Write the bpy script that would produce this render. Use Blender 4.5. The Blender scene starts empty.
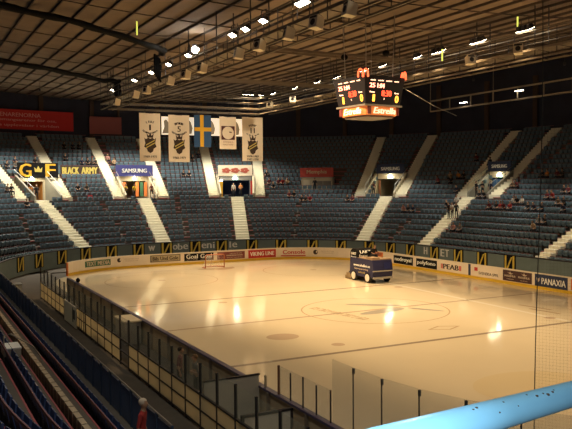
import bpy, math, random
from mathutils import Vector, Matrix
random.seed(7)
PI = math.pi
S = bpy.context.scene
COL = S.collection
def R(d): return math.radians(d)

# ------------------------------------------------------------------ materials
MC = {}
def mat(name, col, rough=.6, metal=0, emit=None, es=0, noise=0, nscale=3.0, spec=None, alpha=None, trans=0, bump=0):
    if name in MC: return MC[name]
    m = bpy.data.materials.new(name); m.use_nodes = True
    nt = m.node_tree; b = nt.nodes['Principled BSDF']
    b.inputs['Base Color'].default_value = (*col, 1)
    b.inputs['Roughness'].default_value = rough
    b.inputs['Metallic'].default_value = metal
    if spec is not None: b.inputs['Specular IOR Level'].default_value = spec
    if trans: b.inputs['Transmission Weight'].default_value = trans
    if alpha is not None: b.inputs['Alpha'].default_value = alpha
    if emit:
        b.inputs['Emission Color'].default_value = (*emit, 1)
        b.inputs['Emission Strength'].default_value = es
    if noise or bump:
        tc = nt.nodes.new('ShaderNodeTexCoord'); n = nt.nodes.new('ShaderNodeTexNoise')
        n.inputs['Scale'].default_value = nscale; n.inputs['Detail'].default_value = 4
        nt.links.new(tc.outputs['Object'], n.inputs['Vector'])
        if noise:
            mx = nt.nodes.new('ShaderNodeMix'); mx.data_type = 'RGBA'
            mx.inputs['A'].default_value = (*[c*(1-noise) for c in col], 1)
            mx.inputs['B'].default_value = (*[min(1, c*(1+noise)) for c in col], 1)
            nt.links.new(n.outputs['Fac'], mx.inputs['Factor'])
            nt.links.new(mx.outputs['Result'], b.inputs['Base Color'])
        if bump:
            bp = nt.nodes.new('ShaderNodeBump'); bp.inputs['Strength'].default_value = bump
            nt.links.new(n.outputs['Fac'], bp.inputs['Height']); nt.links.new(bp.outputs['Normal'], b.inputs['Normal'])
    MC[name] = m; return m

M_ICE = mat('ice', (.80, .70, .52), .075, noise=.05, nscale=.35, spec=.45)
M_CONC = mat('concrete', (.12, .105, .09), .85, noise=.25, nscale=1.2)
M_DCONC = mat('dark_concrete', (.10, .085, .07), .9, noise=.3, nscale=1.5)
M_STAIR = mat('pale_stair_concrete', (.90, .86, .70), .8, noise=.1, nscale=4)
M_NOSE = mat('red_nosing_paint', (.42, .10, .11), .6)
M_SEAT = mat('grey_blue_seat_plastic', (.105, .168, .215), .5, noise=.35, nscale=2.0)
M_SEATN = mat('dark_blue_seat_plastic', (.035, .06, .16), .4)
M_BOARD = mat('white_board_plastic', (.86, .76, .62), .35, noise=.05, nscale=.8)
M_YEL = mat('yellow_kick_plate', (.72, .47, .03), .4)
M_BLK = mat('black_paint', (.009, .009, .010), .7, spec=.15)
M_DARK = mat('dark_steel', (.04, .035, .04), .5, .3)
M_STEEL = mat('galvanised_steel', (.34, .31, .27), .45, .5)
M_RAILP = mat('dark_violet_rail_cap', (.07, .06, .13), .35)
M_CREAM = mat('cream_panel', (.50, .42, .27), .6, noise=.12, nscale=2)
M_GREYP = mat('grey_panel', (.33, .31, .28), .6, noise=.15, nscale=2)
M_BACK = mat('rear_wall_dark_blue', (.030, .032, .055), .9, noise=.4, nscale=.5)
M_ROOF = mat('brown_roof_decking', (.22, .165, .12), .9, noise=.3, nscale=.7)
M_RIB = mat('dark_roof_rib', (.085, .062, .048), .85)
M_TRUSS = mat('brown_grey_truss_steel', (.20, .165, .125), .6, .2)
M_TEAL = mat('teal_grey_wall_panel', (.19, .25, .25), .5, noise=.2, nscale=1.5)
M_GOLD = mat('yellow_bar_paint', (.80, .60, .09), .5)
M_WHITE = mat('white_lettering', (.92, .93, .90), .5)
M_CLOTH = mat('cream_banner_cloth', (.86, .74, .58), .9, noise=.06, nscale=3)
M_INK = mat('dark_brown_ink', (.05, .03, .02), .8)
M_GOLDINK = mat('gold_ink', (.62, .50, .12), .7)
M_FBLUE = mat('flag_blue', (.03, .09, .22), .85)
M_FYEL = mat('flag_yellow', (.75, .42, .03), .85)
M_RED = mat('red_sign_face', (.55, .03, .025), .5)
M_REDW = mat('red_wall_banner', (.68, .03, .03), .7)
M_MAROON = mat('maroon_wall_banner', (.34, .10, .10), .8)
M_SAMS = mat('violet_blue_sign', (.07, .075, .28), .5)
M_NAVY = mat('navy_sign', (.02, .035, .10), .5)
M_FENCE = mat('dark_blue_fence_panel', (.08, .13, .27), .6, noise=.3, nscale=2)
M_GREEN = mat('dark_green', (.05, .16, .09), .6)
M_ORANGE = mat('orange_sign', (.75, .22, .06), .5)
M_LAMP = mat('lamp_glow', (1, 1, 1), .4, emit=(1, .88, .66), es=30)
M_LAMPB = mat('bright_lamp_glow', (1, 1, 1), .4, emit=(1, .95, .85), es=120)
M_EXIT = mat('exit_sign_glow', (.3, .9, .8), .4, emit=(.55, 1, .85), es=9)
M_BULB = mat('entrance_lamp_glow', (1, 1, 1), .4, emit=(1, .95, .8), es=60)
M_TUBE = mat('yellow_green_tube', (.8, .9, .2), .4, emit=(.75, .8, .12), es=1.2)
M_LEDR = mat('red_led', (.8, .05, .02), .4, emit=(1, .08, .03), es=2.6)
M_LEDP = mat('bright_red_led', (1, .3, .2), .4, emit=(1, .32, .2), es=4)
M_LEDY = mat('amber_led', (.9, .4, .05), .4, emit=(1, .42, .05), es=3)
M_LEDW = mat('pale_amber_backlit_text', (.9, .6, .4), .4, emit=(1, .62, .4), es=2.2)
M_NEON = mat('red_orange_neon', (.9, .1, .03), .4, emit=(1, .12, .04), es=2.6)
M_SPON = mat('backlit_orange_sponsor_box', (.8, .3, .1), .4, emit=(1, .25, .06), es=.38)
M_SPONW = mat('backlit_cream_lettering', (1, .9, .8), .4, emit=(1, .75, .5), es=1.1)
M_BLIT = mat('glowing_white_poster', (.85, .82, .74), .6, emit=(1, .86, .66), es=.6)  # own emission put in to keep the hanging sheet bright
M_BLUE = mat('light_blue_handrail_paint', (.26, .62, .88), .3, noise=.03, nscale=20)
M_GLASS = mat('protective_glass', (.62, .62, .48), .05, alpha=.16)
M_NET = mat('black_net_cord', (.03, .03, .03), .8)
M_ZAM = mat('dark_navy_machine_paint', (.026, .028, .085), .5, spec=.3)
M_TYRE = mat('black_rubber', (.015, .015, .015), .8)
M_HUB = mat('white_hub', (.8, .76, .7), .4)
M_SKIN = mat('skin', (.38, .22, .14), .6)
M_HAIR = mat('dark_hair', (.03, .02, .014), .8)
M_BHAIR = mat('brown_hair', (.16, .09, .04), .8)
M_IRED = mat('ice_line_red', (.52, .42, .32), .12, spec=.45)
M_IBLU = mat('ice_line_blue_grey', (.36, .29, .22), .16, spec=.45)
M_IFNT = mat('ice_faint_brown_print', (.56, .43, .29), .12, spec=.45)
M_IGRY = mat('ice_grey_print', (.45, .42, .37), .12, spec=.45)
M_IPNK = mat('ice_pink_print', (.60, .47, .35), .12, spec=.45)
M_IWET = mat('ice_wet_pale_track', (.90, .84, .70), .1, spec=.5)
JK = {}
def jacket(n):
    c = dict(black=(.012, .011, .014), navy=(.015, .02, .05), red=(.35, .03, .03), maroon=(.13, .02, .03), white=(.62, .58, .52),
             yellow=(.75, .50, .03), grey=(.14, .13, .12), brown=(.12, .07, .04), orange=(.6, .22, .05), tan=(.4, .28, .17), pink=(.5, .25, .22))[n]
    return mat(n + '_clothing', c, .9)

def translucent(m, f=.5):
    nt = m.node_tree; b = nt.nodes['Principled BSDF']; o = nt.nodes['Material Output']
    t = nt.nodes.new('ShaderNodeBsdfTranslucent'); t.inputs['Color'].default_value = b.inputs['Base Color'].default_value
    x = nt.nodes.new('ShaderNodeMixShader'); x.inputs[0].default_value = f
    nt.links.new(b.outputs[0], x.inputs[1]); nt.links.new(t.outputs[0], x.inputs[2]); nt.links.new(x.outputs[0], o.inputs['Surface']); return m
M_FROST = translucent(mat('frosted_cream_plastic', (.84, .77, .60), .5), .6)
# ------------------------------------------------------------------ object helpers
class MB:
    def __init__(s): s.v = []; s.f = []; s.mi = []
    def add(s, vs, fs, mi=0):
        o = len(s.v); s.v += [tuple(v) for v in vs]; s.f += [tuple(i+o for i in f) for f in fs]; s.mi += [mi]*len(fs); return s
    def quad(s, a, b, c, d, mi=0): return s.add([a, b, c, d], [(0, 1, 2, 3)], mi)
    def box(s, x0, x1, y0, y1, z0, z1, mi=0, m=None):
        vs = [Vector((x, y, z)) for z in (z0, z1) for x, y in ((x0, y0), (x1, y0), (x1, y1), (x0, y1))]
        if m: vs = [m @ v for v in vs]
        return s.add(vs, [(3, 2, 1, 0), (4, 5, 6, 7), (0, 1, 5, 4), (1, 2, 6, 5), (2, 3, 7, 6), (3, 0, 4, 7)], mi)
    def hexa(s, p, mi=0):   # 8 points: bottom 4 then top 4
        return s.add(p, [(3, 2, 1, 0), (4, 5, 6, 7), (0, 1, 5, 4), (1, 2, 6, 5), (2, 3, 7, 6), (3, 0, 4, 7)], mi)
    def prism(s, poly, z0, z1, mi=0, m=None):
        n = len(poly); vs = [Vector((x, y, z0)) for x, y in poly] + [Vector((x, y, z1)) for x, y in poly]
        if m: vs = [m @ v for v in vs]
        return s.add(vs, [tuple(range(n))[::-1], tuple(range(n, 2*n))] + [(i, (i+1) % n, n+(i+1) % n, n+i) for i in range(n)], mi)
    def bar(s, a, b, w=.05, h=None, mi=0):
        a = Vector(a); b = Vector(b); d = (b-a).normalized(); h = h or w
        up = Vector((0, 0, 1)) if abs(d.z) < .95 else Vector((1, 0, 0))
        x = d.cross(up).normalized()*w/2; y = x.cross(d).normalized()*h/2
        return s.add([a-x-y, a+x-y, a+x+y, a-x+y, b-x-y, b+x-y, b+x+y, b-x+y],
                     [(0, 1, 2, 3), (7, 6, 5, 4), (0, 4, 5, 1), (1, 5, 6, 2), (2, 6, 7, 3), (3, 7, 4, 0)], mi)
    def tube(s, pts, r=.03, n=8, mi=0):
        pts = [Vector(p) for p in pts]; rings = []
        for i, p in enumerate(pts):
            d = (pts[min(i+1, len(pts)-1)]-pts[max(i-1, 0)]).normalized()
            up = Vector((0, 0, 1)) if abs(d.z) < .95 else Vector((1, 0, 0))
            x = d.cross(up).normalized(); y = x.cross(d).normalized()
            rr = r[i] if isinstance(r, (list, tuple)) else r
            rings.append([p+(x*math.cos(2*PI*k/n)+y*math.sin(2*PI*k/n))*rr for k in range(n)])
        vs = [v for q in rings for v in q]
        fs = [(i*n+k, i*n+(k+1) % n, (i+1)*n+(k+1) % n, (i+1)*n+k) for i in range(len(pts)-1) for k in range(n)]
        fs += [tuple(range(n))[::-1], tuple((len(pts)-1)*n+k for k in range(n))]
        return s.add(vs, fs, mi)
    def cyl(s, a, b, r, n=12, mi=0): return s.tube([a, b], r, n, mi)
    def ball(s, c, rx, ry, rz, n=10, k=6, mi=0):
        c = Vector(c); vs = [c+Vector((0, 0, -rz))]
        for i in range(1, k):
            a = -PI/2+PI*i/k
            vs += [c+Vector((rx*math.cos(a)*math.cos(2*PI*j/n), ry*math.cos(a)*math.sin(2*PI*j/n), rz*math.sin(a))) for j in range(n)]
        vs.append(c+Vector((0, 0, rz))); L = len(vs)-1
        fs = [(0, 1+(j+1) % n, 1+j) for j in range(n)]
        for i in range(k-2): fs += [(1+i*n+j, 1+i*n+(j+1) % n, 1+(i+1)*n+(j+1) % n, 1+(i+1)*n+j) for j in range(n)]
        fs += [(1+(k-2)*n+j, 1+(k-2)*n+(j+1) % n, L) for j in range(n)]
        return s.add(vs, fs, mi)
    def build(s, name, mats, parent=None, world=False, smooth=False):
        me = bpy.data.meshes.new(name); vs = s.v
        if world and parent:
            inv = Matrix.LocRotScale(parent.location, parent.rotation_euler, None).inverted()
            if parent.parent: inv = inv @ Matrix.LocRotScale(parent.parent.location, parent.parent.rotation_euler, None).inverted()
            vs = [inv @ Vector(v) for v in vs]
        me.from_pydata(vs, [], s.f)
        for m in (mats if isinstance(mats, (list, tuple)) else [mats]): me.materials.append(m)
        if any(s.mi): me.polygons.foreach_set('material_index', s.mi)
        if smooth: me.polygons.foreach_set('use_smooth', [True]*len(s.f))
        me.update()
        o = bpy.data.objects.new(name, me); COL.objects.link(o)
        if parent: o.parent = parent
        return o
def tag(o, label=None, cat=None, group=None, kind=None):
    if label: o['label'] = label
    if cat: o['category'] = cat
    if group: o['group'] = group
    if kind: o['kind'] = kind
    return o
def empty(name, loc, rz=0, label=None, cat=None, group=None, kind=None):
    o = bpy.data.objects.new(name, None); COL.objects.link(o); o.location = loc; o.rotation_euler = (0, 0, rz)
    o.empty_display_size = .2
    return tag(o, label, cat, group, kind)
def copy_tree(o, parent=None):
    c = o.copy(); COL.objects.link(c)
    if parent: c.parent = parent
    for ch in [k for k in o.children]: copy_tree(ch, c)
    return c
TXC = {}
def text_geo(txt, thick=.02, res=2, slant=0):
    key = (txt, thick, slant)
    if key in TXC: return TXC[key]
    cu = bpy.data.curves.new('t', 'FONT'); cu.body = txt; cu.extrude = thick/2; cu.resolution_u = res; cu.shear = slant
    cu.align_x = 'CENTER'; ob = bpy.data.objects.new('t', cu); COL.objects.link(ob)
    dg = bpy.context.evaluated_depsgraph_get(); dg.update()
    me = ob.evaluated_get(dg).to_mesh(); vs = [tuple(v.co) for v in me.vertices]; fs = [tuple(p.vertices) for p in me.polygons]
    bpy.data.objects.remove(ob)
    xs = [v[0] for v in vs]; ys = [v[1] for v in vs]
    x0, x1, y0, y1 = min(xs), max(xs), min(ys), max(ys)
    vs = [((x-(x0+x1)/2)/(x1-x0), (y-(y0+y1)/2)/(y1-y0), z) for x, y, z in vs]     # unit box, z = thickness
    TXC[key] = (vs, fs); return TXC[key]
def text(txt, fn, w, h, mtl, parent, name='lettering', bold=0, slant=0, mb=None, mi=0):
    """fn(x, z, d) -> point: x to the reader's right, z up, d towards the reader"""
    vs, fs = text_geo(txt, .02, 2, slant)
    m = mb or MB()
    offs = [0] if not bold else [-bold, 0, bold]
    for k, o in enumerate(offs):
        m.add([fn(x*w+o, y*h, z+.001*k) for x, y, z in vs], fs, mi)
    if mb: return m
    return m.build(name, mtl, parent, world=parent is not None)
def flat(loc, rz):                       # a frame for signs: x right, y away from the reader
    M = Matrix.LocRotScale(Vector(loc), Matrix.Rotation(rz, 3, 'Z').to_euler(), None)
    return lambda dx=0, dz=0, dd=0: (lambda x, z, d: M @ Vector((x+dx, -d-dd, z+dz)))

# ------------------------------------------------------------------ plan curves
KW = 180/PI/18
def bowl(w, t):
    """w runs counter-clockwise round the seating bowl (degrees of an 18 m corner), t metres behind the front wall"""
    if w < 0: return Vector((19.6+t, 19.8+w/KW)), Vector((1, 0))
    if w < 90: n = Vector((math.cos(R(w)), math.sin(R(w)))); return Vector((1.6, 19.8))+n*(18+t), n
    e = 3.2*KW
    if w < 90+e: return Vector((1.6-(w-90)/KW, 37.8+t)), Vector((0, 1))
    if w < 180+e: a = w-e; n = Vector((math.cos(R(a)), math.sin(R(a)))); return Vector((-1.6, 19.8))+n*(18+t), n
    g = 39.6*KW
    if w < 180+e+g: return Vector((-19.6-t, 19.8-(w-180-e)/KW)), Vector((-1, 0))
    a = w-e-g; n = Vector((math.cos(R(a)), math.sin(R(a)))); return Vector((-1.6, -19.8))+n*(18+t), n
def bp(w, t, z): p, n = bowl(w, t); return Vector((p.x, p.y, z))
def bface(w, t): n = bowl(w, t)[1]; return math.atan2(n.y, n.x)-PI/2
T0, DT, DZ, Z0 = .35, .945, .525, .85
NL, NU = 10, 25
def zrow(i): return Z0+DZ*i
def trow(i): return T0+DT*i
def rink(s, off=0):
    """s runs along the boards from (15,0) counter-clockwise; off > 0 is outside"""
    r = 8.5; L = 13; ax, ay = 6.5, 21.5; q = r*PI/2
    if s < -21.5:                                     # near right corner
        u = -21.5-s
        if u < q: a = -u/r; n = Vector((math.cos(a), math.sin(a))); return Vector((ax, -ay))+n*(r+off), n
        u -= q
        if u < L: return Vector((ax-u, -30-off)), Vector((0, -1))
        u -= L; a = -PI/2-u/r; n = Vector((math.cos(a), math.sin(a))); return Vector((-ax, -ay))+n*(r+off), n
    if s < ay: return Vector((15+off, s)), Vector((1, 0))
    u = s-ay
    if u < q: a = u/r; n = Vector((math.cos(a), math.sin(a))); return Vector((ax, ay))+n*(r+off), n
    u -= q
    if u < L: return Vector((ax-u, 30+off)), Vector((0, 1))
    u -= L
    if u < q: a = PI/2+u/r; n = Vector((math.cos(a), math.sin(a))); return Vector((-ax, ay))+n*(r+off), n
    u -= q
    if u < 43: return Vector((-15-off, ay-u)), Vector((-1, 0))
    u -= 43; a = PI+u/r; n = Vector((math.cos(a), math.sin(a))); return Vector((-ax, -ay))+n*(r+off), n
def rp(s, off, z): p, n = rink(s, off); return Vector((p.x, p.y, z))
PER = 21.5+8.5*PI+13+43                                 # s where the near left corner begins

# ------------------------------------------------------------------ ice and floor
def slab(poly, z0, z1): return MB().prism(poly, z0, z1)
N = 16
ice_poly = []
for cx, cy, a0 in ((6.5, 21.5, 0), (-6.5, 21.5, 90), (-6.5, -21.5, 180), (6.5, -21.5, 270)):
    for k in range(N+1):
        a = R(a0+90*k/N); ice_poly.append((cx+8.5*math.cos(a), cy+8.5*math.sin(a)))
ice = slab(ice_poly, -.1, 0).build('floor_ice', M_ICE); tag(ice, kind='structure')
floor = MB().box(-24, 24, -42, 42, -.3, -.1).box(-24, -14, -42, 42, -.1, -.02).box(15.2, 24, -42, 42, -.1, -.02).box(-24, 24, 30.2, 42, -.1, -.02).box(-24, 24, -42, -30.2, -.1, -.02)
tag(floor.build('floor', M_DCONC), kind='structure')
ZI = .004
def decal(m, pts, z=ZI): return m.add([(x, y, z) for x, y in pts], [tuple(range(len(pts)))])
def strip(x0, x1, y0, y1, name, mt, z=ZI): m = MB(); decal(m, [(x0, y0), (x1, y0), (x1, y1), (x0, y1)], z); return m.build(name, mt, ice)
strip(-14.98, 14.98, -.12, .12, 'centre_line', M_IRED)
strip(-14.98, 14.98, 8.55, 8.79, 'blue_line', M_IBLU)
strip(-14.98, 14.98, -8.82, -8.52, 'blue_line', M_IBLU)
strip(-13.6, 13.6, 25.97, 26.03, 'goal_line', M_IRED)
def ring(cx, cy, r, w, mt, name='face_off_circle', z=ZI+.002):
    m = MB(); n = 64
    for k in range(n):
        a, b = 2*PI*k/n, 2*PI*(k+1)/n
        m.quad(*[(cx+q*math.cos(t), cy+q*math.sin(t), z) for q, t in ((r-w, a), (r, a), (r, b), (r-w, b))])
    return m.build(name, mt, ice)
def disc(cx, cy, rx, ry, mt, name, rot=0, z=ZI+.003):
    m = MB(); c, s = math.cos(rot), math.sin(rot)
    decal(m, [(cx+rx*math.cos(t)*c-ry*math.sin(t)*s, cy+rx*math.cos(t)*s+ry*math.sin(t)*c) for t in [2*PI*k/32 for k in range(32)]], z)
    return m.build(name, mt, ice)
ring(0, 0, 4.5, .08, M_IFNT)
for x in (-7, 7):
    ring(x, 20, 4.5, .06, M_IFNT)
    disc(x, 20, .3, .3, M_IPNK, 'face_off_spot'); disc(x, 7.2, .3, .3, M_IPNK, 'face_off_spot'); disc(x, -7.2, .33, .33, M_IPNK, 'face_off_spot')
disc(-8.5, -4.3, .85, .75, M_IPNK, 'printed_round_mark')
disc(.1, -.7, 1.75, .5, M_IGRY, 'printed_grey_swoosh', R(8)); disc(.9, 1.5, 1.75, .33, M_IGRY, 'printed_grey_swoosh', R(-38), ZI+.004)
disc(2.7, -1.5, 1.2, .18, M_IGRY, 'printed_grey_swoosh', R(-60), ZI+.005)
m = MB()
for k in range(9):                                       # letter-like blocks of the worn print, running towards the camera
    x, y = -2.9+.085*k, 2.2-.55*k
    c, s = math.cos(R(-80)), math.sin(R(-80))
    for dx, dy, a, b in ((-.2, 0, .05, .32), (0, .22, .18, .05), (.16, -.05, .05, .26), (0, -.22, .14, .05)):
        if (k+int(dx*10)) % 4 == 3: continue
        decal(m, [(x+(dx+i*a)*c-(dy+j*b)*s, y+(dx+i*a)*s+(dy+j*b)*c) for i, j in ((-1, -1), (1, -1), (1, 1), (-1, 1))], ZI+.004)
m.build('printed_lettering', M_IFNT, ice)
m = MB()
for q in range(4):
    a = [(-1.1, 0), (0, .55), (1.1, 0), (0, -.55)]; p, r = a[q], a[(q+1) % 4]; k = .78
    decal(m, [(0+p[0], -6.5+p[1]), (r[0], -6.5+r[1]), (r[0]*k, -6.5+r[1]*k), (p[0]*k, -6.5+p[1]*k)])
m.build('printed_diamond_mark', M_IFNT, ice)
for (a, b) in (((8.8, -3.0), (9.1, -5.4)), ((8.3, -4.4), (8.5, -6.6))):
    m = MB(); decal(m, [(a[0]-.12, a[1]), (a[0]+.12, a[1]), (b[0]+.12, b[1]), (b[0]-.12, b[1])]); m.build('printed_rule', M_IFNT, ice)
m = MB(); decal(m, [(7.75, 9.2), (7.45, 9.2), (6.85, -13), (7.15, -13)]); m.build('wet_track_edge', M_IWET, ice)
disc(-4.2, -17.0, 2.6, 2.0, mat('ice_faint_yellow_print', (.78, .66, .44), .12, spec=.45), 'printed_yellow_oval')
for k in range(4): strip(-3.4+.55*k, -3.05+.55*k, -18.2, -17.7, 'printed_block', M_IFNT, ZI+.005)
# goal crease
m = MB(); decal(m, [(1.8*math.cos(t), 26-1.8*math.sin(t)) for t in [PI*k/16 for k in range(17)]]); m.build('goal_crease', M_IFNT, ice)

# ------------------------------------------------------------------ rink boards
boards = empty('rink_boards', (0, 0, 0), 0, 'long cream white dasher boards with yellow kick strip ringing the ice', 'boards')
def path_wall(fn, ss, z0, z1, a, b, m=None, mi=0):
    m = m or MB()
    for s0, s1 in zip(ss[:-1], ss[1:]):
        p = [fn(s0, a, z0), fn(s1, a, z0), fn(s1, b, z0), fn(s0, b, z0), fn(s0, a, z1), fn(s1, a, z1), fn(s1, b, z1), fn(s0, b, z1)]
        m.hexa(p, mi)
    return m
def frange(a, b, st):
    n = max(1, int(math.ceil(abs(b-a)/st))); return [a+(b-a)*k/n for k in range(n+1)]
far = frange(-40, 55.3, .8)
path_wall(rp, far, 0, 1.12, .02, .10).build('board_panels', M_BOARD, boards)
path_wall(rp, far, .0, .22, -.012, .02).build('kick_strip', M_YEL, boards)
path_wall(rp, far, 1.12, 1.17, .0, .13).build('top_rail', M_BOARD, boards)
near = frange(66.4, 120.3, .8)
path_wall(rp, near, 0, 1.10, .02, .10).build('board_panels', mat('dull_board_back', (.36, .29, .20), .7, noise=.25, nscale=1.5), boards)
path_wall(rp, near, .0, .22, -.012, .02).build('kick_strip', M_YEL, boards)
path_wall(rp, near, 1.09, 1.16, -.03, .17).build('top_rail', M_RAILP, boards)
for s in frange(66.5, 119, 2.5):                          # steel ribs on the outer face of the bench side boards
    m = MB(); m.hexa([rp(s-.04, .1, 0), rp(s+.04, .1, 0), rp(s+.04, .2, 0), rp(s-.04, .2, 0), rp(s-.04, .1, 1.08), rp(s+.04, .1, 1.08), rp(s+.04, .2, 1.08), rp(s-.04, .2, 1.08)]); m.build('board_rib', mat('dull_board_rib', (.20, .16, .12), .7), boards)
path_wall(rp, [55.28, 55.42], 0, 1.14, .0, .14).build('gate_edge', M_ORANGE, boards)
m = MB()
for s in (21.0, 8.6, 34.9): m.hexa([rp(s-.13, 0, .2), rp(s+.13, 0, .2), rp(s+.13, .02, .2), rp(s-.13, .02, .2), rp(s-.13, 0, 1.15), rp(s+.13, 0, 1.15), rp(s+.13, .02, 1.15), rp(s-.13, .02, 1.15)]) if s == 8.6 else None
m.build('gate_post', M_NAVY, boards)

def advert(s0, s1, z0, z1, face, label, texts, border=None):
    """an advert sheet fixed to the ice side of the boards; s0 is its right edge for a reader on the ice, s1 its left"""
    sc = (s0+s1)/2
    o = path_wall(rp, frange(s0, s1, .4), z0, z1, -.006, .02).build('advert_panel', face, boards); o['label'] = label
    fn = lambda x, z, d: rp(sc-x, -.006-.5*d-.008, (z0+z1)/2+z)
    if border:
        m = MB(); e = .05
        path_wall(rp, frange(s0, s1, .4), z0, z0+e, -.012, 0, m); path_wall(rp, frange(s0, s1, .4), z1-e, z1, -.012, 0, m)
        path_wall(rp, [s0, s0+e*1.4], z0, z1, -.012, 0, m); path_wall(rp, [s1-e*1.4, s1], z0, z1, -.012, 0, m)
        m.build('border', border, o)
    for (tx, x, z, w, h, mt, *b) in texts:
        text(tx, lambda a, c, d, x=x, z=z: fn(a+x, c+z, d), w, h, mt, None, bold=b[0] if b else 0).parent = o
    return o, fn
M_PALE = mat('pale_print', (.60, .50, .40), .5); M_BRN = mat('dark_brown_advert', (.07, .03, .03), .5); M_TXTRED = mat('red_print', (.60, .05, .04), .5)
M_DRED = mat('dull_red_advert', (.22, .05, .045), .5)
advert(50.1, 52.9, .45, .98, M_GREEN, 'green framed advert with pale blocky letters', [('TEXT', -.68, 0, 1.1, .36, M_PALE, .02), ('MEDIA', .68, 0, 1.25, .36, M_PALE, .02)])
o, fn = advert(47.3, 48.8, .55, 1.0, M_BOARD, 'faint pink lettered advert', [('MEDIA PARTNER', 0, .08, 1.4, .12, M_PALE), ('STOCKHOLM', 0, -.1, 1.2, .12, M_PALE)])
def roundel(s, z, r, mt, parent):
    m = MB(); n = 20
    m.add([rp(s, -.02, z)]+[rp(s+r*math.cos(2*PI*k/n), -.02, z+r*math.sin(2*PI*k/n)) for k in range(n)], [(0, 1+(k+1) % n, 1+k) for k in range(n)])
    m.add([rp(s-.04, -.026, z-.07), rp(s-.16, -.026, z-.07), rp(s-.2, -.026, z+.1), rp(s-.08, -.026, z+.16)], [(0, 1, 2, 3)], 1)
    o = m.build('round_emblem', [mt, M_BOARD], parent); o['label'] = 'dark round emblem with a pale notch'; return o
roundel(49.25, .80, .2, M_INK, boards); roundel(29.06, .70, .24, M_INK, boards)
advert(43.3, 46.25, .42, 1.06, M_CREAM, 'cream advert with dark frame reading Bils Und Gole', [('Bils Und Gole', 0, 0, 2.5, .36, M_INK, .012)], M_INK)
advert(39.9, 42.9, .33, 1.04, M_BLK, 'black advert with white script Goal Goal', [('Goal', -.72, .07, 1.15, .42, M_WHITE, .012), ('Goal', .72, .07, 1.15, .42, M_WHITE, .012), ('sponsring', -.72, -.24, 1.1, .09, M_PALE), ('sponsring', .72, -.24, 1.1, .09, M_PALE)])
advert(36.55, 39.5, .30, 1.02, M_DRED, 'dull red and brown advert with three small text lines', [('samarbete', .5, .2, 1.3, .12, M_PALE), ('HANDELN I STAN', .35, 0, 1.7, .13, M_PALE, .01), ('www handeln', .35, -.2, 1.7, .1, M_PALE)])
advert(33.15, 36.15, .25, 1.05, M_RED, 'red advert with white capitals VIKING LINE', [('VIKING LINE', 0, .02, 2.6, .4, M_WHITE, .012)])
o, fn = advert(29.95, 32.8, .25, 1.05, M_BOARD, 'white advert with red lettering and a red rule below', [('Console', .1, .08, 2.3, .42, M_TXTRED, .02)])
m = MB(); m.quad(fn(-1.3, -.34, .01), fn(1.3, -.34, .01), fn(1.3, -.24, .01), fn(-1.2, -.24, .01)); m.build('red_rule', M_TXTRED, None).parent = o
advert(27.05, 28.55, .5, .95, M_BOARD, 'faint lettered advert', [('MEDIA PARTNER', 0, .08, 1.4, .11, M_PALE), ('STOCKHOLM', 0, -.1, 1.2, .11, M_PALE)])
advert(20.7, 22.25, .62, 1.08, M_ORANGE, 'orange advert behind the ice machine', [('OREST', 0, 0, 1.2, .25, M_DRED, .02)])
advert(16.05, 18.95, .26, 1.0, M_BLK, 'black advert with white lowercase nedroyal', [('nedroyal', 0, .02, 2.5, .46, M_WHITE, .02)])
advert(12.7, 15.55, .26, 1.0, M_BLK, 'black advert with white lowercase polyfono', [('polyfono', 0, .02, 2.5, .42, M_WHITE, .02)])
advert(9.5, 12.2, .30, 1.0, M_BOARD, 'white advert with black slab letters PEAB between red bars', [('PEAB', 0, 0, 1.9, .42, M_INK, .035), ('II', -1.15, 0, .2, .4, M_TXTRED, .02), ('II', 1.15, 0, .2, .4, M_TXTRED, .02)])
o, fn = advert(5.2, 8.2, .28, 1.0, M_BOARD, 'white advert with red mark and grey capitals SVENSKA SPEL', [('SVENSKA SPEL', .3, -.12, 2.2, .22, M_INK)])
m = MB(); m.quad(fn(-1.3, .02, .01), fn(-.92, .02, .01), fn(-.92, .3, .01), fn(-1.3, .3, .01)); m.build('red_square_mark', M_RED, None).parent = o
o, fn = advert(1.95, 4.85, .26, 1.06, M_BRN, 'dark brown advert printed twice with a pale crest', [('MAXIMUS', -.7, -.02, 1.1, .15, M_PALE, .01), ('MAXIMUS', .7, -.02, 1.1, .15, M_PALE, .01), ('stockholm', -.7, -.24, .7, .08, M_PALE), ('stockholm', .7, -.24, .7, .08, M_PALE)])
m = MB()
for q in (-.7, .7):
    m.add([fn(q+a, b, .01) for a, b in ((-.3, .3), (-.05, .13), (.12, .1), (.34, .2), (.1, .2), (.02, .34), (-.06, .2))], [tuple(range(7))])
m.build('winged_mark', M_PALE, None).parent = o
o, fn = advert(-1.3, 1.65, .22, 1.08, M_NAVY, 'navy advert with white serif capitals PANAXIA', [('PANAXIA', .25, -.02, 2.15, .44, M_WHITE, .012)])
m = MB(); m.add([fn(-1.15+.16*a, .02+.17*b, .01) for a, b in ((-1, 1), (0, .5), (1, 1), (.8, -.3), (0, -1), (-.8, -.3))], [tuple(range(6))]); m.build('shield_mark', M_PALE, None).parent = o
advert(-4.5, -1.6, .3, 1.05, M_ORANGE, 'orange advert at the right end of the far boards', [])

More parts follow.
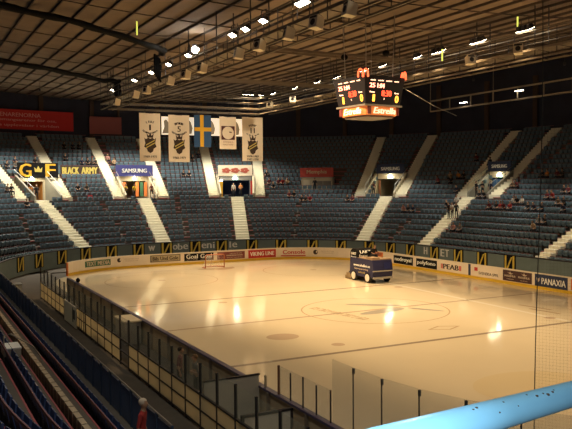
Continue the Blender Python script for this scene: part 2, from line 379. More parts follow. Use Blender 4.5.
# glass shields ------------------------------------------------------------------
def shield(name, s0, s1, z1, n, label, thick_first=False):
    g = empty(name, rp(s0, .05, 1.14), 0, label, 'glass')
    ss = [s0+(s1-s0)*k/n for k in range(n+1)]
    for a, b in zip(ss[:-1], ss[1:]):
        path_wall(rp, [a+.02, b-.02], 1.15, z1, .04, .055).build('glass_pane', M_GLASS, g, world=True)
    for k, a in enumerate(ss):
        MB().cyl(rp(a, .045, 1.13), rp(a, .045, z1-.06*(k % 2)), .045 if (thick_first and k == 0) else .026, 8).build('post', mat('rusty_post', (.22, .10, .05), .6) if (thick_first and k == 0) else M_DARK, g, world=True)
    return g
sN = lambda y: PER-(y+21.5)            # s on the near left long side for a given y
shield('low_glass_shield', sN(-16.85), sN(-20.0), 2.07, 4, 'low clear glass panes with dark posts on the near boards', True)
g = empty('tall_glass_shield', rp(sN(-20.1), .05, 1.14), 0, 'tall clear glass panes curving round the near corner of the rink', 'glass')
ss = [sN(-20.1), sN(-21.15)]+[sN(-21.15)+1.22*k for k in range(1, 11)]
for a, b in zip(ss[:-1], ss[1:]):
    path_wall(rp, [a+.012, b-.012], 1.15, 2.95, .04, .055).build('glass_pane', M_GLASS, g, world=True)
    m = MB().bar(rp(b, .045, 1.14), rp(b, .045, 2.93), .022, .03); m.bar(rp(b, .03, 2.78), rp(b, .03, 2.92), .06, .05); m.build('joint_clip', M_DARK, g, world=True)
# safety net above the near corner
net = empty('safety_net', rp(PER+8.5*R(32.8), .3, 2.9), 0, 'thin dark netting hanging to the roof at the right edge', 'net')
a0, a1 = PER+8.5*R(32.8), PER+8.5*R(58)
m = MB(); cell = .065; wd = .0013
k = 0
sl = frange(a0, a1, .5)
zz = .3
while zz < 16.2:
    for s0, s1 in zip(sl[:-1], sl[1:]): m.quad(rp(s0, .3, zz), rp(s1, .3, zz), rp(s1, .3, zz+wd), rp(s0, .3, zz+wd))
    zz += cell
s = a0
while s < a1: m.quad(rp(s, .3, .3), rp(s+wd, .3, .3), rp(s+wd, .3, 16.2), rp(s, .3, 16.2)); s += cell
m.build('netting', M_NET, net, world=True)
pts = [rp(a0-.04*math.sin(z*.5)+.10*(z/16), .3, z) for z in frange(.3, 16.2, .8)]
MB().tube(pts, .010, 6).build('edge_rope', M_NET, net, world=True)

# ------------------------------------------------------------------ seating bowl
# stairs: (w at t=1.4, w at t=9.8) lower; (w at t=9.8, w at t=23.6) upper ; widths
LOW = [('A', 124.3, 122.7, 1.5), ('B', 97.1, 95.9, 1.5), ('C', 70.1, 70.25, 1.5), ('D', 29.3, 31.9, 1.5), ('E', 5.3, 9.7, 1.5), ('F', -41.8, -43.5, 1.3)]
UPP = [(127.1, 124.0, 1.25), (116.2, 113.0, 1.25), (103.4, 102.5, 1.25), (88.7, 87.3, 1.25), (75.95, 75.6, 1.2), (64.4, 65.3, 1.25), (39.0, 40.8, 1.25), (28.4, 31.0, 1.3), (12.0, 15.2, 1.3), (2.8, 7.6, 1.3)]
PITS = [(117.3, 124.2), (90.3, 102.0), (65.8, 74.6), (29.9, 37.6), (4.4, 10.4)]
TP = trow(NL)                     # 9.8
BOOTH = (46.8, 54.5)
WL0, WL1 = -95, 404
WU0, WU1 = -45, 156
def in_pit(i, w):
    if NL <= i <= 13:
        for a, b in PITS:
            if a < w < b: return True
    if i in (12, 13) and BOOTH[0] < w < BOOTH[1]: return True
    return False
brk = sorted([x for p in PITS+[BOOTH] for x in p])
def wsamples(a, b):
    g = frange(a, b, 2.5); return sorted(set(g+[x for x in brk if a < x < b]))
def terrace(i0, i1, w0, w1):
    m = MB(); ws = wsamples(w0, w1); nose = MB()
    for i in range(i0, i1):
        t0, t1, z = trow(i), trow(i+1), zrow(i)
        if i == 0: t0 = .02
        for a, b in zip(ws[:-1], ws[1:]):
            mid = (a+b)/2
            if in_pit(i, mid): continue
            m.quad(bp(a, t0, z), bp(a, t1, z), bp(b, t1, z), bp(b, t0, z))
            if i > 0 and not in_pit(i-1, mid):
                m.quad(bp(a, t0, z-DZ), bp(a, t0, z), bp(b, t0, z), bp(b, t0, z-DZ))
                nose.hexa([bp(a, t0-.015, z-.07), bp(b, t0-.015, z-.07), bp(b, t0+.03, z-.07), bp(a, t0+.03, z-.07), bp(a, t0-.015, z+.008), bp(b, t0-.015, z+.008), bp(b, t0+.03, z+.008), bp(a, t0+.03, z+.008)])
    return m, nose
m, nose = terrace(0, NL, WL0, WL1)
o = m.build('stand_terrace', M_CONC); tag(o, kind='structure'); nose.build('row_nosing', M_NOSE, o)
m, nose = terrace(NL, NU, WU0, WU1)
o = m.build('stand_terrace', M_CONC); tag(o, kind='structure'); nose.build('row_nosing', M_NOSE, o)

tag(path_wall(bp, frange(330, 404, 2.5), zrow(NL)-.2, zrow(NL), trow(NL), trow(NL)+5).build('floor_landing', M_CONC), kind='structure')
# stairs
def stairs(wa, ta, za, wb, tb, width, nst):
    A, B = bp(wa, ta, 0), bp(wb, tb, 0); d = (B-A); L = d.length; d.normalize(); x = Vector((d.y, -d.x, 0))*width/2
    m = MB(); slope = DZ/DT; rail = []
    for k in range(nst):
        f0, f1 = k/nst, (k+1)/nst; p, q = A+d*L*f0, A+d*L*f1; t = ta+(tb-ta)*f0
        z = Z0+slope*(t-T0)+DZ*.5*.9+.04
        zb = z-.42
        m.hexa([(*(p-x).xy, zb), (*(p+x).xy, zb), (*(q+x).xy, zb), (*(q-x).xy, zb), (*(p-x).xy, z), (*(p+x).xy, z), (*(q+x).xy, z), (*(q-x).xy, z)])
    return m.build('aisle_stairs', M_STAIR), A, B, x
seat_gaps = []
for n, w0, w1, wd in LOW:
    o, A, B, x = stairs(w0, .25, 0, w1+(w1-w0)*0, TP, wd, 20); tag(o, kind='structure'); seat_gaps.append((A, B, wd/2+.28, 0))
for w0, w1, wd in UPP:
    o, A, B, x = stairs(w0, TP+.02, 0, w1, 23.9, wd, 30); tag(o, kind='structure'); seat_gaps.append((A, B, wd/2+.28, 1))
# short stair of the near stand

# short pale number steps marking the middle of each block of rows
for k, (wa, ta, wb, tb) in enumerate(((109.0, .9, 108.0, 8.5), (88.4, .7, 85.7, 8.9), (53.3, .9, 54.2, 7.6), (20.0, 1.6, 19.8, 6.4), (139.4, 1.9, 133.1, 6.8))):
    m = MB()
    for i in range(1, NL-1):
        t = trow(i); 
        if not ta-.3 < t < tb or (i*7+k) % 5 == 0: continue
        w = wa+(wb-wa)*(t-ta)/(tb-ta); hw = .10*KW*18/(18+t)
        m.hexa([bp(w-hw, t-.02, zrow(i)-.3), bp(w+hw, t-.02, zrow(i)-.3), bp(w+hw, t+.5, zrow(i)-.3), bp(w-hw, t+.5, zrow(i)-.3), bp(w-hw, t-.02, zrow(i)+.02), bp(w+hw, t-.02, zrow(i)+.02), bp(w+hw, t+.5, zrow(i)+.02), bp(w-hw, t+.5, zrow(i)+.02)])
    tag(m.build('number_steps', M_GREYP), kind='structure'); seat_gaps.append((bp(wa, ta, 0), bp(wb, tb, 0), .24, 0))
# front wall
fw = path_wall(bp, frange(WL0, WL1, 2.5), -.05, 1.56, -.12, 0)
o = fw.build('wall_front', M_TEAL); tag(o, kind='structure')
path_wall(bp, frange(WL0, WL1, 2.5), 1.56, 1.64, -.16, .04).build('trim_1', M_DARK); tag(bpy.data.objects['trim_1'], kind='structure')
# posters on the front wall
PW = [136.6, 127.0, 117.2, 107.5, 97.6, 87.4, 78.0, 67.3, 57.0, 45.8, 35.4, 24.6, 16.0, 7.4, -3.9, -14.8, -24.7, -35.3, 147.0, 157.0]
def fwfn(wc, zc, off=-.12): return lambda x, z, d: bp(wc-x*KW, off-.012-.5*d, zc+z)
above = {97.6: 'the cream Bils Und Gole advert', 87.4: 'the black Goal advert', 67.3: 'the VIKING LINE advert', 57.0: 'the red Console advert', 24.6: 'the ice machine', 16.0: 'the nedroyal advert', 7.4: 'the polyfono advert', -3.9: 'the PEAB advert', -14.8: 'the right end of the PEAB advert', -24.7: 'the SVENSKA SPEL advert', -35.3: 'the dark brown crest advert', 117.2: 'the green framed advert', 78.0: 'the goal', 107.5: 'the round emblem left of the goal', 127.0: 'the left end of the far boards'}
order = sorted(PW, reverse=True)
for wc in PW:
    hw = .66*KW
    g = empty('wall_poster', bp(wc, -.12, .3), bface(wc, 0), ('yellow N-bar poster on the front wall, ' + ('behind '+above[wc] if wc in above else {136.6: 'third from far left', 147.0: 'second from the far left', 157.0: 'first at the far left', 45.8: 'second one left of the ice machine', 35.4: 'directly left of the ice machine'}[wc])), 'poster', 'yellow and black posters along the front wall')
    path_wall(bp, [wc-hw, wc, wc+hw], .3, 1.6, -.175, -.125).build('sheet', M_BLK, g, world=True)
    m = MB(); f = fwfn(wc, .95, -.175)
    for pts in (((-.56, -.6), (-.34, -.6), (-.34, .6), (-.56, .6)), ((.34, -.6), (.56, -.6), (.56, .6), (.34, .6)), ((-.34, -.5), (-.16, -.5), (.34, .5), (.16, .5))):
        m.add([f(a, b, .004) for a, b in pts], [(0, 1, 2, 3)])
    m.build('yellow_bars', M_GOLD, g, world=True)
for ch, w in (('w', 102.8), ('o', 94.6), ('b', 92.8), ('e', 90.9), ('e', 84.3), ('n', 82.4), ('i', 80.8), ('l', 75.0), ('e', 73.4), ('H', .4), ('E', -7.6), ('T', -9.7)):
    h = .62 if ch in 'wone' and ch != 'b' else .8
    o = text(ch, fwfn(w, 1.05+(.05 if h > .7 else 0)), .13 if ch in 'il' else .5 if ch != 'w' else .7, h*.85, M_WHITE, None, name='wall_letter', bold=.035)
    where = {'w': 'left of the cream Bils Und Gole advert', 'o': 'first of the three right of it', 'b': 'middle of the obe group', 'i': 'last of the eni group', 'n': 'middle of the eni group', 'l': 'before the final e', 'H': 'behind the polyfono advert', 'T': 'behind the PEAB advert', 'E': 'behind the PEAB advert, left of the T'}.get(ch) or {90.9: 'at the end of the obe group', 84.3: 'starting the eni group', 73.4: 'last one before the VIKING LINE advert'}[w]
    tag(o, 'white letter %s on the teal front wall, %s' % (ch, where), 'letter', 'white letters on the front wall')

# entrances (vomitories)
MPIT = mat('entrance_wall_plaster', (.48, .42, .30), .8, noise=.12, nscale=1.5)
MPITD = mat('entrance_grey_wall', (.26, .25, .21), .8, noise=.12, nscale=1.5)
TB = trow(14)
ZF = zrow(NL)-.02
SIGN = [('GF', M_BLK), ('SAMSUNG', M_SAMS), ('RED', M_CLOTH), ('SAMSUNG', M_NAVY), ('SAMSUNG', M_NAVY)]
INT = [mat('orange_interior', (.50, .22, .05), .8), mat('cream_interior', (.50, .36, .22), .8), mat('blue_interior', (.03, .06, .16), .8), MPIT, mat('blue_interior', (.03, .06, .16), .8)]  # plain orange, cream, blue and plaster corridor colours
names = ['the black and gold GF banner', 'the violet SAMSUNG sign', 'the white sign with red flowers', 'the centre-right navy SAMSUNG sign', 'the right navy SAMSUNG sign']
for k, (a, b) in enumerate(PITS):
    wc = (a+b)/2
    e = empty('stand_entrance', bp(wc, TP, ZF), bface(wc, 0), 'open stair-flanked spectator entrance below '+names[k], 'entrance')
    for w, s in ((a, 1), (b, -1)):
        m = MB()
        w2 = w+s*.45
        p = [bp(w, TP, ZF), bp(w2, TP, ZF), bp(w2, TB, ZF), bp(w, TB, ZF), bp(w, TP, ZF+.5), bp(w2, TP, ZF+.5), bp(w2, TB, ZF+2.35+.5), bp(w, TB, ZF+2.35+.5)]
        m.hexa(p)
        m.build('side_wall', MPITD if k in (0, 4) else MPIT, e, world=True)
    m = MB(); a2, b2 = a-.6, b+.6
    m.hexa([bp(a2, TP-.02, ZF-.2), bp(b2, TP-.02, ZF-.2), bp(b2, TB+5, ZF-.2), bp(a2, TB+5, ZF-.2), bp(a2, TP-.02, ZF), bp(b2, TP-.02, ZF), bp(b2, TB+5, ZF), bp(a2, TB+5, ZF)])
    m.build('entrance_floor', M_CONC, e, world=True)
    # mouth: piers, lintel, corridor
    m = MB(); q = (b-a)*.12
    for u, v in ((a, a+q), (b-q, b)): path_wall(bp, [u, v], ZF, ZF+2.1, TB-.25, TB, m)
    path_wall(bp, [a, wc, b], ZF+2.1, ZF+2.75, TB-.25, TB, m)
    m.build('mouth_wall', MPIT if k != 2 else mat('grey_lintel', (.2, .2, .19), .8), e, world=True)
    m = MB(); ua, ub = a+q, b-q
    path_wall(bp, [ua-.3, ua], ZF, ZF+2.1, TB, TB+4.5, m); path_wall(bp, [ub, ub+.3], ZF, ZF+2.1, TB, TB+4.5, m)
    path_wall(bp, [ua, ub], ZF, ZF+2.1, TB+4.5, TB+4.7, m); path_wall(bp, [ua, ub], ZF+2.1, ZF+2.3, TB, TB+4.7, m)
    m.build('corridor', INT[k], e, world=True)
    # coloured panels seen inside
    if k == 1:
        for u, mt in ((.13, M_ORANGE), (.55, M_ORANGE), (.70, M_GREEN), (.84, M_ORANGE)):
            w0 = b-(b-a)*u; path_wall(bp, [w0-.9, w0+.3], ZF+.2, ZF+1.95, TB-.4, TB-.34).build('door_panel', mt, e, world=True)
    if k == 2:
        path_wall(bp, [b-1.3, b-.8], ZF+1.9, ZF+2.1, TB-.42, TB-.30).build('entrance_lamp', M_BULB, e, world=True)
        path_wall(bp, [b-1.3, b-.5], ZF+.05, ZF+2.0, TB-1.2, TB-1.1).build('yellow_panel', M_FYEL, e, world=True)
        path_wall(bp, [a+.5, a+.9], ZF+.05, ZF+2.0, TB-1.2, TB-1.1).build('red_panel', M_RED, e, world=True)
    if k == 4:
        path_wall(bp, [wc-1.6, wc+.6], ZF+.05, ZF+1.9, TB-1.0, TB-.94).build('blue_panel', M_FBLUE, e, world=True)
    if k == 3:
        path_wall(bp, [b-1.6, b-1.1], ZF+.05, ZF+2.0, TB-.4, TB-.32).build('brown_door', mat('brown_door', (.25, .11, .06), .6), e, world=True)
    path_wall(bp, [wc-.55, wc+.55], ZF+2.2, ZF+2.42, TB-.37, TB-.27).build('exit_sign', M_EXIT, e, world=True)
    path_wall(bp, [wc-.16, wc+.16], ZF+2.52, ZF+2.58, TB-.42, TB-.30).build('entrance_lamp', M_BULB, e, world=True)
    # handrails either side of the mouth
    for w in (a, b):
        hm = MB(); P = [bp(w, TP+.1, ZF+.5), bp(w, TP+.1, ZF+1.4), bp(w, TB, ZF+3.4)]
        hm.tube(P[:2]+[P[2]], .03, 6)
        for f in (.33, .66): hm.bar(bp(w, TP+f*(TB-TP), ZF+.5+f*2.3), bp(w, TP+f*(TB-TP), ZF+1.4+f*2.0), .03)
        hm.build('handrail', M_WHITE if k in (0, 3) else M_STEEL, e, world=True)
    l = bpy.data.lights.new('entrance_light', 'AREA'); l.energy = [110, 100, 60, 70, 50][k]; l.size = .8; l.color = (1, .84, .55)
    lo = bpy.data.objects.new('entrance_light', l); COL.objects.link(lo); lo.location = bp(wc, TB-1.4, ZF+2.9); lo.parent = None
    # sign above the mouth
    ts = TB-.35; zc = ZF+3.35; ws_ = 119.3 if k == 0 else wc; c = bp(ws_, ts, zc); rz = bface(ws_, 0); F = flat(c, rz)
    wS = [4.9, 4.6, 4.35, 3.6, 3.1][k]; hS = [1.7, 1.35, 1.35, 1.15, 1.05][k]
    nm = ['supporter_banner', 'sponsor_sign', 'flower_sign', 'sponsor_sign', 'sponsor_sign'][k]
    lab = ['black banner with large gold letters G and F around a small crown', 'violet blue sign with white capitals SAMSUNG above yellow-vested stewards', 'white sign with three red patches above the middle entrance', 'dark navy SAMSUNG sign right of the scoreboard, above the cream entrance', 'dark navy SAMSUNG sign at the right, above the blue entrance'][k]
    sg = empty(nm, c, rz, lab, 'sign' if k else 'banner')
    MB().box(-wS/2, wS/2, 0, .08, -hS/2, hS/2).build('panel', SIGN[k][1], sg)
    MB().box(-wS/2+.1, -wS/2+.18, .0, .06, -hS/2-.6, -hS/2).box(wS/2-.18, wS/2-.1, .0, .06, -hS/2-.6, -hS/2).build('support_post', M_DARK, sg)
    if k in (1, 3, 4): text('SAMSUNG', F(0, 0, .01), wS*.66, hS*.36, M_WHITE, sg, bold=.03)
    if k == 0:
        text('G', F(-1.55, 0, .01), 1.35, 1.45, M_FYEL, sg, bold=.07); text('F', F(1.5, 0, .01), 1.1, 1.45, M_FYEL, sg, bold=.09)
        m = MB(); f = F(0, .1, .02)
        m.add([f(x, z, 0) for x, z in ((-.4, -.3), (.4, -.3), (.5, .25), (.22, 0), (0, .4), (-.22, 0), (-.5, .25))], [tuple(range(7))]); m.build('crown', M_GOLDINK, sg, world=True)
    if k == 2:
        f = F(0, 0, .02)
        for x in (-1.15, .0, 1.2):
            m = MB()
            for i in range(5):
                t = 2*PI*i/5+x; m.add([f(x+.3*math.cos(t)+.26*math.cos(u)*1.2, .2*math.sin(t)+.14*math.sin(u), .001*i) for u in [2*PI*j/8 for j in range(8)]], [tuple(range(8))])
            m.build('red_patch', mat('poster_red', (.5, .12, .08), .6), sg, world=True)

# commentary booth with red sign
wc = sum(BOOTH)/2; tb = trow(12); zb = zrow(12)-DZ; rz = bface(wc, 0); c = bp(wc, tb+.05, zb)
bo = empty('commentary_booth', c, rz, 'small cream walled booth in the seats under a red Memphis sign', 'booth')
MB().box(-1.95, 1.95, 0, .12, .0, 1.75).box(-1.95, -1.83, .12, 1.9, 0, 1.75).box(1.83, 1.95, .12, 1.9, 0, 1.75).build('wall', MPIT, bo)
MB().box(-2.0, 2.0, -.05, 1.9, 1.75, 1.85).build('roof', M_GREYP, bo)
MB().box(-.2, 1.8, -.02, .0, .75, 1.35).build('window', mat('dark_window', (.14, .13, .11), .3), bo)
MB().box(-.25, 1.85, -.04, .0, 1.35, 1.41).box(-.25, 1.85, -.04, 0, .70, .75).box(.75, .8, -.04, 0, .75, 1.35).build('window_frame', M_GREYP, bo)
MB().box(-1.7, -.9, -.02, 0, .05, 1.5).build('door', mat('pale_door', (.62, .55, .40), .6), bo)
sg = empty('sponsor_sign', c+Vector((0, 0, 1.87)), rz, 'red sign with cream script Memphis on the booth', 'sign')
MB().box(-2.1, 2.1, -.06, .04, 0, 1.15).build('panel', mat('dull_red_sign', (.42, .045, .035), .6), sg)
text('Memphis', flat(c+Vector((0, 0, 2.45)), rz)(0, 0, .06), 2.5, .6, M_CREAM, sg, bold=.02)
# Black Army banner on the seats
wc = 109.2; i = 15; c = bp(wc, trow(i)-.1, zrow(i)+.05); rz = bface(wc, 0)
sg = empty('supporter_banner', c, rz, 'long black banner with gold capitals BLACK ARMY lying over the seats', 'banner')
MB().box(-2.35, 2.35, -.02, .04, 0, 1.25).build('cloth', M_INK, sg)
F = flat(c, rz)
text('BLACK', F(-1.15, .68, .03), 1.95, .8, M_GOLDINK, sg, bold=.05); text('ARMY', F(1.15, .68, .03), 1.95, .8, M_GOLDINK, sg, bold=.05)
MB().box(-2.3, 2.3, -.03, -.02, .08, .16).build('gold_rule', M_GOLDINK, sg)

# ------------------------------------------------------------------ seats
def gap(p, up):
    for A, B, hw, u in seat_gaps:
        d = B-A; L = d.length; d = d/L; q = p-A; s = q.x*d.x+q.y*d.y
        if -.6 < s < L+.6 and abs(q.x*d.y-q.y*d.x) < hw: return True
    return False
CAM = Vector((-25.264, -37.2, 7.735)); YAW = .477148; FPX = 737.6
fw_ = Vector((math.sin(YAW), math.cos(YAW), 0)); rt_ = Vector((math.cos(YAW), -math.sin(YAW), 0))
def in_view(p, mrg=0):
    d = p-CAM; z = d.dot(fw_)
    return z > 2 and abs(d.dot(rt_)/z) < .40+mrg and (p.z-CAM.z)/z > -.36-mrg
spots = []
for i in range(0, NU-0):
    w0, w1 = (WL0+1, WL1-2) if i < NL else (WU0+1, WU1-1)
    t = trow(i)+.55; w = w0
    while w < w1:
        p, n = bowl(w, t)
        st = w < 0 or 90 < w < 100.2 or 190.2 < w < 316.2
        w += .60*KW*(1 if st else 18/(18+t))
        P = Vector((p.x, p.y, zrow(i)))
        if in_pit(i, w) or (i == 14 and any(a-.5 < w < b+.5 for a, b in PITS)) : continue
        if i in (14, 15) and BOOTH[0]-.5 < w < BOOTH[1]+.5: continue
        if gap(P, i >= NL): continue
        if abs(w-109.2) < 9 and i == 15 and abs((w-109.2))/KW*(1+t/18) < 2.5: continue
        if w > 190 and (i == 1 and w > 196 or (P-CAM).length < 3.0): continue
        if (P-Vector((-20.36, -20.05, .85))).length < .7: continue
        spots.append((P, n, i, w))
nearl = sorted([s for s in spots if in_view(s[0]+Vector((0, 0, .5)))], key=lambda s: (s[0]-CAM).length)[:300]
nearset = set(id(s) for s in nearl)
# template in local frame: +Y outward (back of the seat), seat faces -Y
def seat_verts(detail):
    m = MB()
    # backrest, slightly reclined, rounded top corners
    b = [(-.23, .42), (.23, .42), (.24, .62), (.235, .78), (.18, .84), (-.18, .84), (-.235, .78), (-.24, .62)]
    def by(z): return .12+(z-.42)*.22
    vs = [(x, by(z), z) for x, z in b]+[(x, by(z)+.05, z) for x, z in b]; n = 8
    m.add(vs, [tuple(range(n)), tuple(range(n, 2*n))[::-1]]+[(i, n+i, n+(i+1) % n, (i+1) % n) for i in range(n)])
    return m
T_BACK = seat_verts(0)
T_PAN = MB().hexa([(-.22, .03, .40), (.22, .03, .40), (.22, .10, .40), (-.22, .10, .40), (-.21, .0, .76), (.21, .0, .76), (.21, .05, .77), (-.21, .05, .77)])
big = MB()
V, Fc, = [], []
tv = [Vector(v) for v in T_BACK.v+T_PAN.v]; nb = len(T_BACK.v); tf = T_BACK.f+[tuple(i+nb for i in f) for f in T_PAN.f]
for s in spots:
    if id(s) in nearset: continue
    P, n, i, w = s
    if w > 196 and not in_view(P, .12): continue
    c, sn = n.y, -n.x                    # rotate +Y onto n
    o = len(V)
    V += [(P.x+v.x*c-v.y*sn, P.y+v.x*sn+v.y*c, P.z+v.z) for v in tv]
    Fc += [tuple(k+o for k in f) for f in tf]
big.v, big.f, big.mi = V, Fc, [0]*len(Fc)
o = big.build('stadium_seats', M_SEAT); tag(o, 'thousands of grey blue flip-up seats filling the far and right stands', 'seats', kind='stuff')
# thin red rails running behind every row of seats
def row_rails(i0, i1, w0, w1):
    m = MB(); 
    for i in range(i0, i1):
        t, z = trow(i)+.80, zrow(i)+.80; w = w0
        while w < w1:
            ww = w+1.3; c = bp((w+ww)/2, t, 0)
            ok = not gap(c, False) and not in_pit(i, w) and not in_pit(i, ww) and not (i == 1 and w > 196) and not (i in (13, 14) and any(a-.5 < w < b for a, b in PITS+[BOOTH]))
            if ok and (w < 196 or i < 7): m.hexa([bp(w, t, z), bp(ww, t, z), bp(ww, t+.03, z), bp(w, t+.03, z), bp(w, t, z+.07), bp(ww, t, z+.07), bp(ww, t+.03, z+.07), bp(w, t+.03, z+.07)])
            w = ww
    return m
rl = row_rails(0, NL, -75, 345)
q = row_rails(NL, NU, WU0, WU1); o_ = len(rl.v); rl.v += q.v; rl.f += [tuple(k+o_ for k in f) for f in q.f]; rl.mi += q.mi
tag(rl.build('row_rails', mat('dull_red_rail', (.20, .085, .095), .6)), kind='structure')
# near stand seats as individuals
seat0 = None; ordn = ['first', 'second', 'third', 'fourth', 'fifth', 'sixth', 'seventh', 'eighth', 'ninth', 'tenth', 'eleventh', 'twelfth', 'thirteenth', 'fourteenth', 'fifteenth']
for P, n, i, w in nearl:
    if seat0 is None:
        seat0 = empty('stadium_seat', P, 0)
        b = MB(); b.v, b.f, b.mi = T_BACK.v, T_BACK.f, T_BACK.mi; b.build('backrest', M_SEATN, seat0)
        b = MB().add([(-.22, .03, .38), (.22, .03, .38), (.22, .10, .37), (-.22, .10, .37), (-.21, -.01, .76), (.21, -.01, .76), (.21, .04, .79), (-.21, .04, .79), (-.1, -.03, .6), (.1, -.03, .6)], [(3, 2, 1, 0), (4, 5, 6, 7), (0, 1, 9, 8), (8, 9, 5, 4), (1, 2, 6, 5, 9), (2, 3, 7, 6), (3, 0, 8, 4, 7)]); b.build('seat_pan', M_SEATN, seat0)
        MB().box(-.24, -.20, .06, .2, 0, .46).box(.20, .24, .06, .2, 0, .46).box(-.24, .24, .1, .15, .36, .40).build('bracket', M_DARK, seat0)
        s = seat0
    else: s = copy_tree(seat0)
    s.location = P; s.rotation_euler = (0, 0, math.atan2(n.y, n.x)-PI/2)
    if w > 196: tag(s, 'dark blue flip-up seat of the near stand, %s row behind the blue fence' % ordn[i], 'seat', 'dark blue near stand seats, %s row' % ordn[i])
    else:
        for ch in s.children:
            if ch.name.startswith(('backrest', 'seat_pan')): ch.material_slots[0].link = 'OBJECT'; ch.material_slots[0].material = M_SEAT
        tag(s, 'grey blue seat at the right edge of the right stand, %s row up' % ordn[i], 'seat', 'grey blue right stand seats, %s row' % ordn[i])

# ------------------------------------------------------------------ rear walls and roof
def zc(x, y): return 17.8+.0026*min(abs(x), 44)**2+.0003*min(abs(y), 64)**2
m = MB(); ws = frange(-90, 165, 3)
for a, b in zip(ws[:-1], ws[1:]):
    pa, pb = bp(a, 24.3, 0), bp(b, 24.3, 0)
    m.quad(bp(a, 24.3, 6), bp(b, 24.3, 6), bp(b, 24.3, zc(pb.x, pb.y)+.6), bp(a, 24.3, zc(pa.x, pa.y)+.6))
tag(m.build('wall_back', M_BACK), kind='structure')
m = MB()
for i in range(24):
    w = -60+i*9
    m.hexa([bp(w-.4, 24.0, 13.4), bp(w+.4, 24.0, 13.4), bp(w+.4, 24.28, 13.4), bp(w-.4, 24.28, 13.4)]+[bp(w-.4, 24.0, 20.5), bp(w+.4, 24.0, 20.5), bp(w+.4, 24.28, 20.5), bp(w-.4, 24.28, 20.5)])
tag(m.build('trim_2', mat('dark_brown_column', (.07, .04, .03), .8)), kind='structure')
xs = frange(-50, 50, 2.0); ys = frange(-48, 68, 4)
m = MB()
for x0, x1 in zip(xs[:-1], xs[1:]):
    for y0, y1 in zip(ys[:-1], ys[1:]):
        m.quad((x0, y0, zc(x0, y0)), (x0, y1, zc(x0, y1)), (x1, y1, zc(x1, y1)), (x1, y0, zc(x1, y0)))
ceil = m.build('ceiling', M_ROOF); tag(ceil, kind='structure')
m = MB(); x = -49
while x < 49:
    for y0, y1 in zip(ys[:-1], ys[1:]):
        m.hexa([(x-.04, y0, zc(x, y0)-.15), (x+.04, y0, zc(x, y0)-.15), (x+.04, y1, zc(x, y1)-.15), (x-.04, y1, zc(x, y1)-.15), (x-.04, y0, zc(x, y0)), (x+.04, y0, zc(x, y0)), (x+.04, y1, zc(x, y1)), (x-.04, y1, zc(x, y1))])
    x += 1.4
m.build('roof_ribs', M_RIB, ceil)
m = MB()
for y in frange(-40, 64, 5.2):
    for x0, x1 in zip(xs[:-1], xs[1:]): m.bar((x0, y, zc(x0, y)-.18), (x1, y, zc(x1, y)-.18), .05, .06)
m.build('roof_purlins', M_RIB, ceil)
# wall banners
def wallsign(name, w0, w1, z0, z1, mt, label, lines, tcol):
    wc = (w0+w1)/2; g = empty(name, bp(wc, 23.9, z0), bface(wc, 0), label, 'banner')
    path_wall(bp, frange(w0, w1, 1.5), z0, z1, 23.82, 23.9).build('sheet', mt, g, world=True)
    for tx, fx, fz, wid, h, _ in lines:
        kk = KW*18/41.8
        text(tx, lambda x, z, d, fx=fx, fz=fz: bp(wc-(x+fx)*kk, 23.8-.5*d, z0+(z1-z0)*fz+z), wid, h, tcol, g, bold=.01)
wallsign('wall_banner', 105.4, 122.5, 14.75, 17.2, M_REDW, 'long red banner with pink capitals on the rear wall, left edge', [('GLOBENARENORNA', -1.6, .74, 7.2, .5, mat('pink_print', (.85, .38, .34), .6)), ('evenemangsarenor för oss,', -.4, .47, 8.8, .42, mat('pink_print', (.85, .38, .34), .6)), ('stora upplevelser i världen', -.2, .2, 9.0, .42, mat('pink_print', (.85, .38, .34), .6))], mat('pink_print', (.85, .38, .34), .6))
wallsign('wall_banner', 92.0, 102.5, 14.5, 16.8, M_MAROON, 'dull maroon banner on the rear wall behind the cream pennants', [], M_PALE)

# ------------------------------------------------------------------ lighting catwalks
def catwalk(label, A, B, z):
    """a walkway of two rails, deck and hangers from A to B at height z"""
    A = Vector((*A, z)); B = Vector((*B, z)); d = (B-A).normalized(); x = Vector((d.y, -d.x, 0))*.55; L = (B-A).length
    g = empty('lighting_catwalk', A, 0, label, 'catwalk')
    m = MB(); m.hexa([A-x-Vector((0, 0, .9)), A+x-Vector((0, 0, .9)), B+x-Vector((0, 0, .9)), B-x-Vector((0, 0, .9)), A-x-Vector((0, 0, .8)), A+x-Vector((0, 0, .8)), B+x-Vector((0, 0, .8)), B-x-Vector((0, 0, .8))]); m.build('deck', M_TRUSS, g, world=True)
    m = MB()
    for s in (-1, 1):
        for h, w in ((.25, .06), (-.25, .04), (-.85, .14), (-1.35, .09)): m.bar(A+x*s+Vector((0, 0, h)), B+x*s+Vector((0, 0, h)), w)
    m.build('rails', M_TRUSS, g, world=True)
    m = MB(); n = int(L/1.6)
    for k in range(n+1):
        p = A+d*L*k/n
        for s in (-1, 1):
            m.bar(p+x*s+Vector((0, 0, -1.35)), p+x*s+Vector((0, 0, .25)), .035)
            if k < n: m.bar(p+x*s+Vector((0, 0, -1.35)), p+d*L/n+x*s+Vector((0, 0, -.85)), .03)
        if k % 3 == 0: m.bar(p-x, (p.x-x.x, p.y-x.y, zc(p.x, p.y)), .05); m.bar(p+x, (p.x+x.x, p.y+x.y, zc(p.x, p.y)), .05)
        m.bar(p-x+Vector((0, 0, -1.35)), p+x+Vector((0, 0, -1.35)), .035)
    m.build('lattice_and_hangers', M_DARK, g, world=True)
    return g
catwalk('long lattice lighting catwalk over the left half of the ice', (-8.0, -30), (-8.0, 33), 16.2)
catwalk('long lattice lighting catwalk over the right half of the ice', (7.8, -30), (7.8, 31.5), 16.2)
catwalk('cross catwalk closing the far end above the hanging banners', (-8.0, 32), (7.8, 32), 16.2)
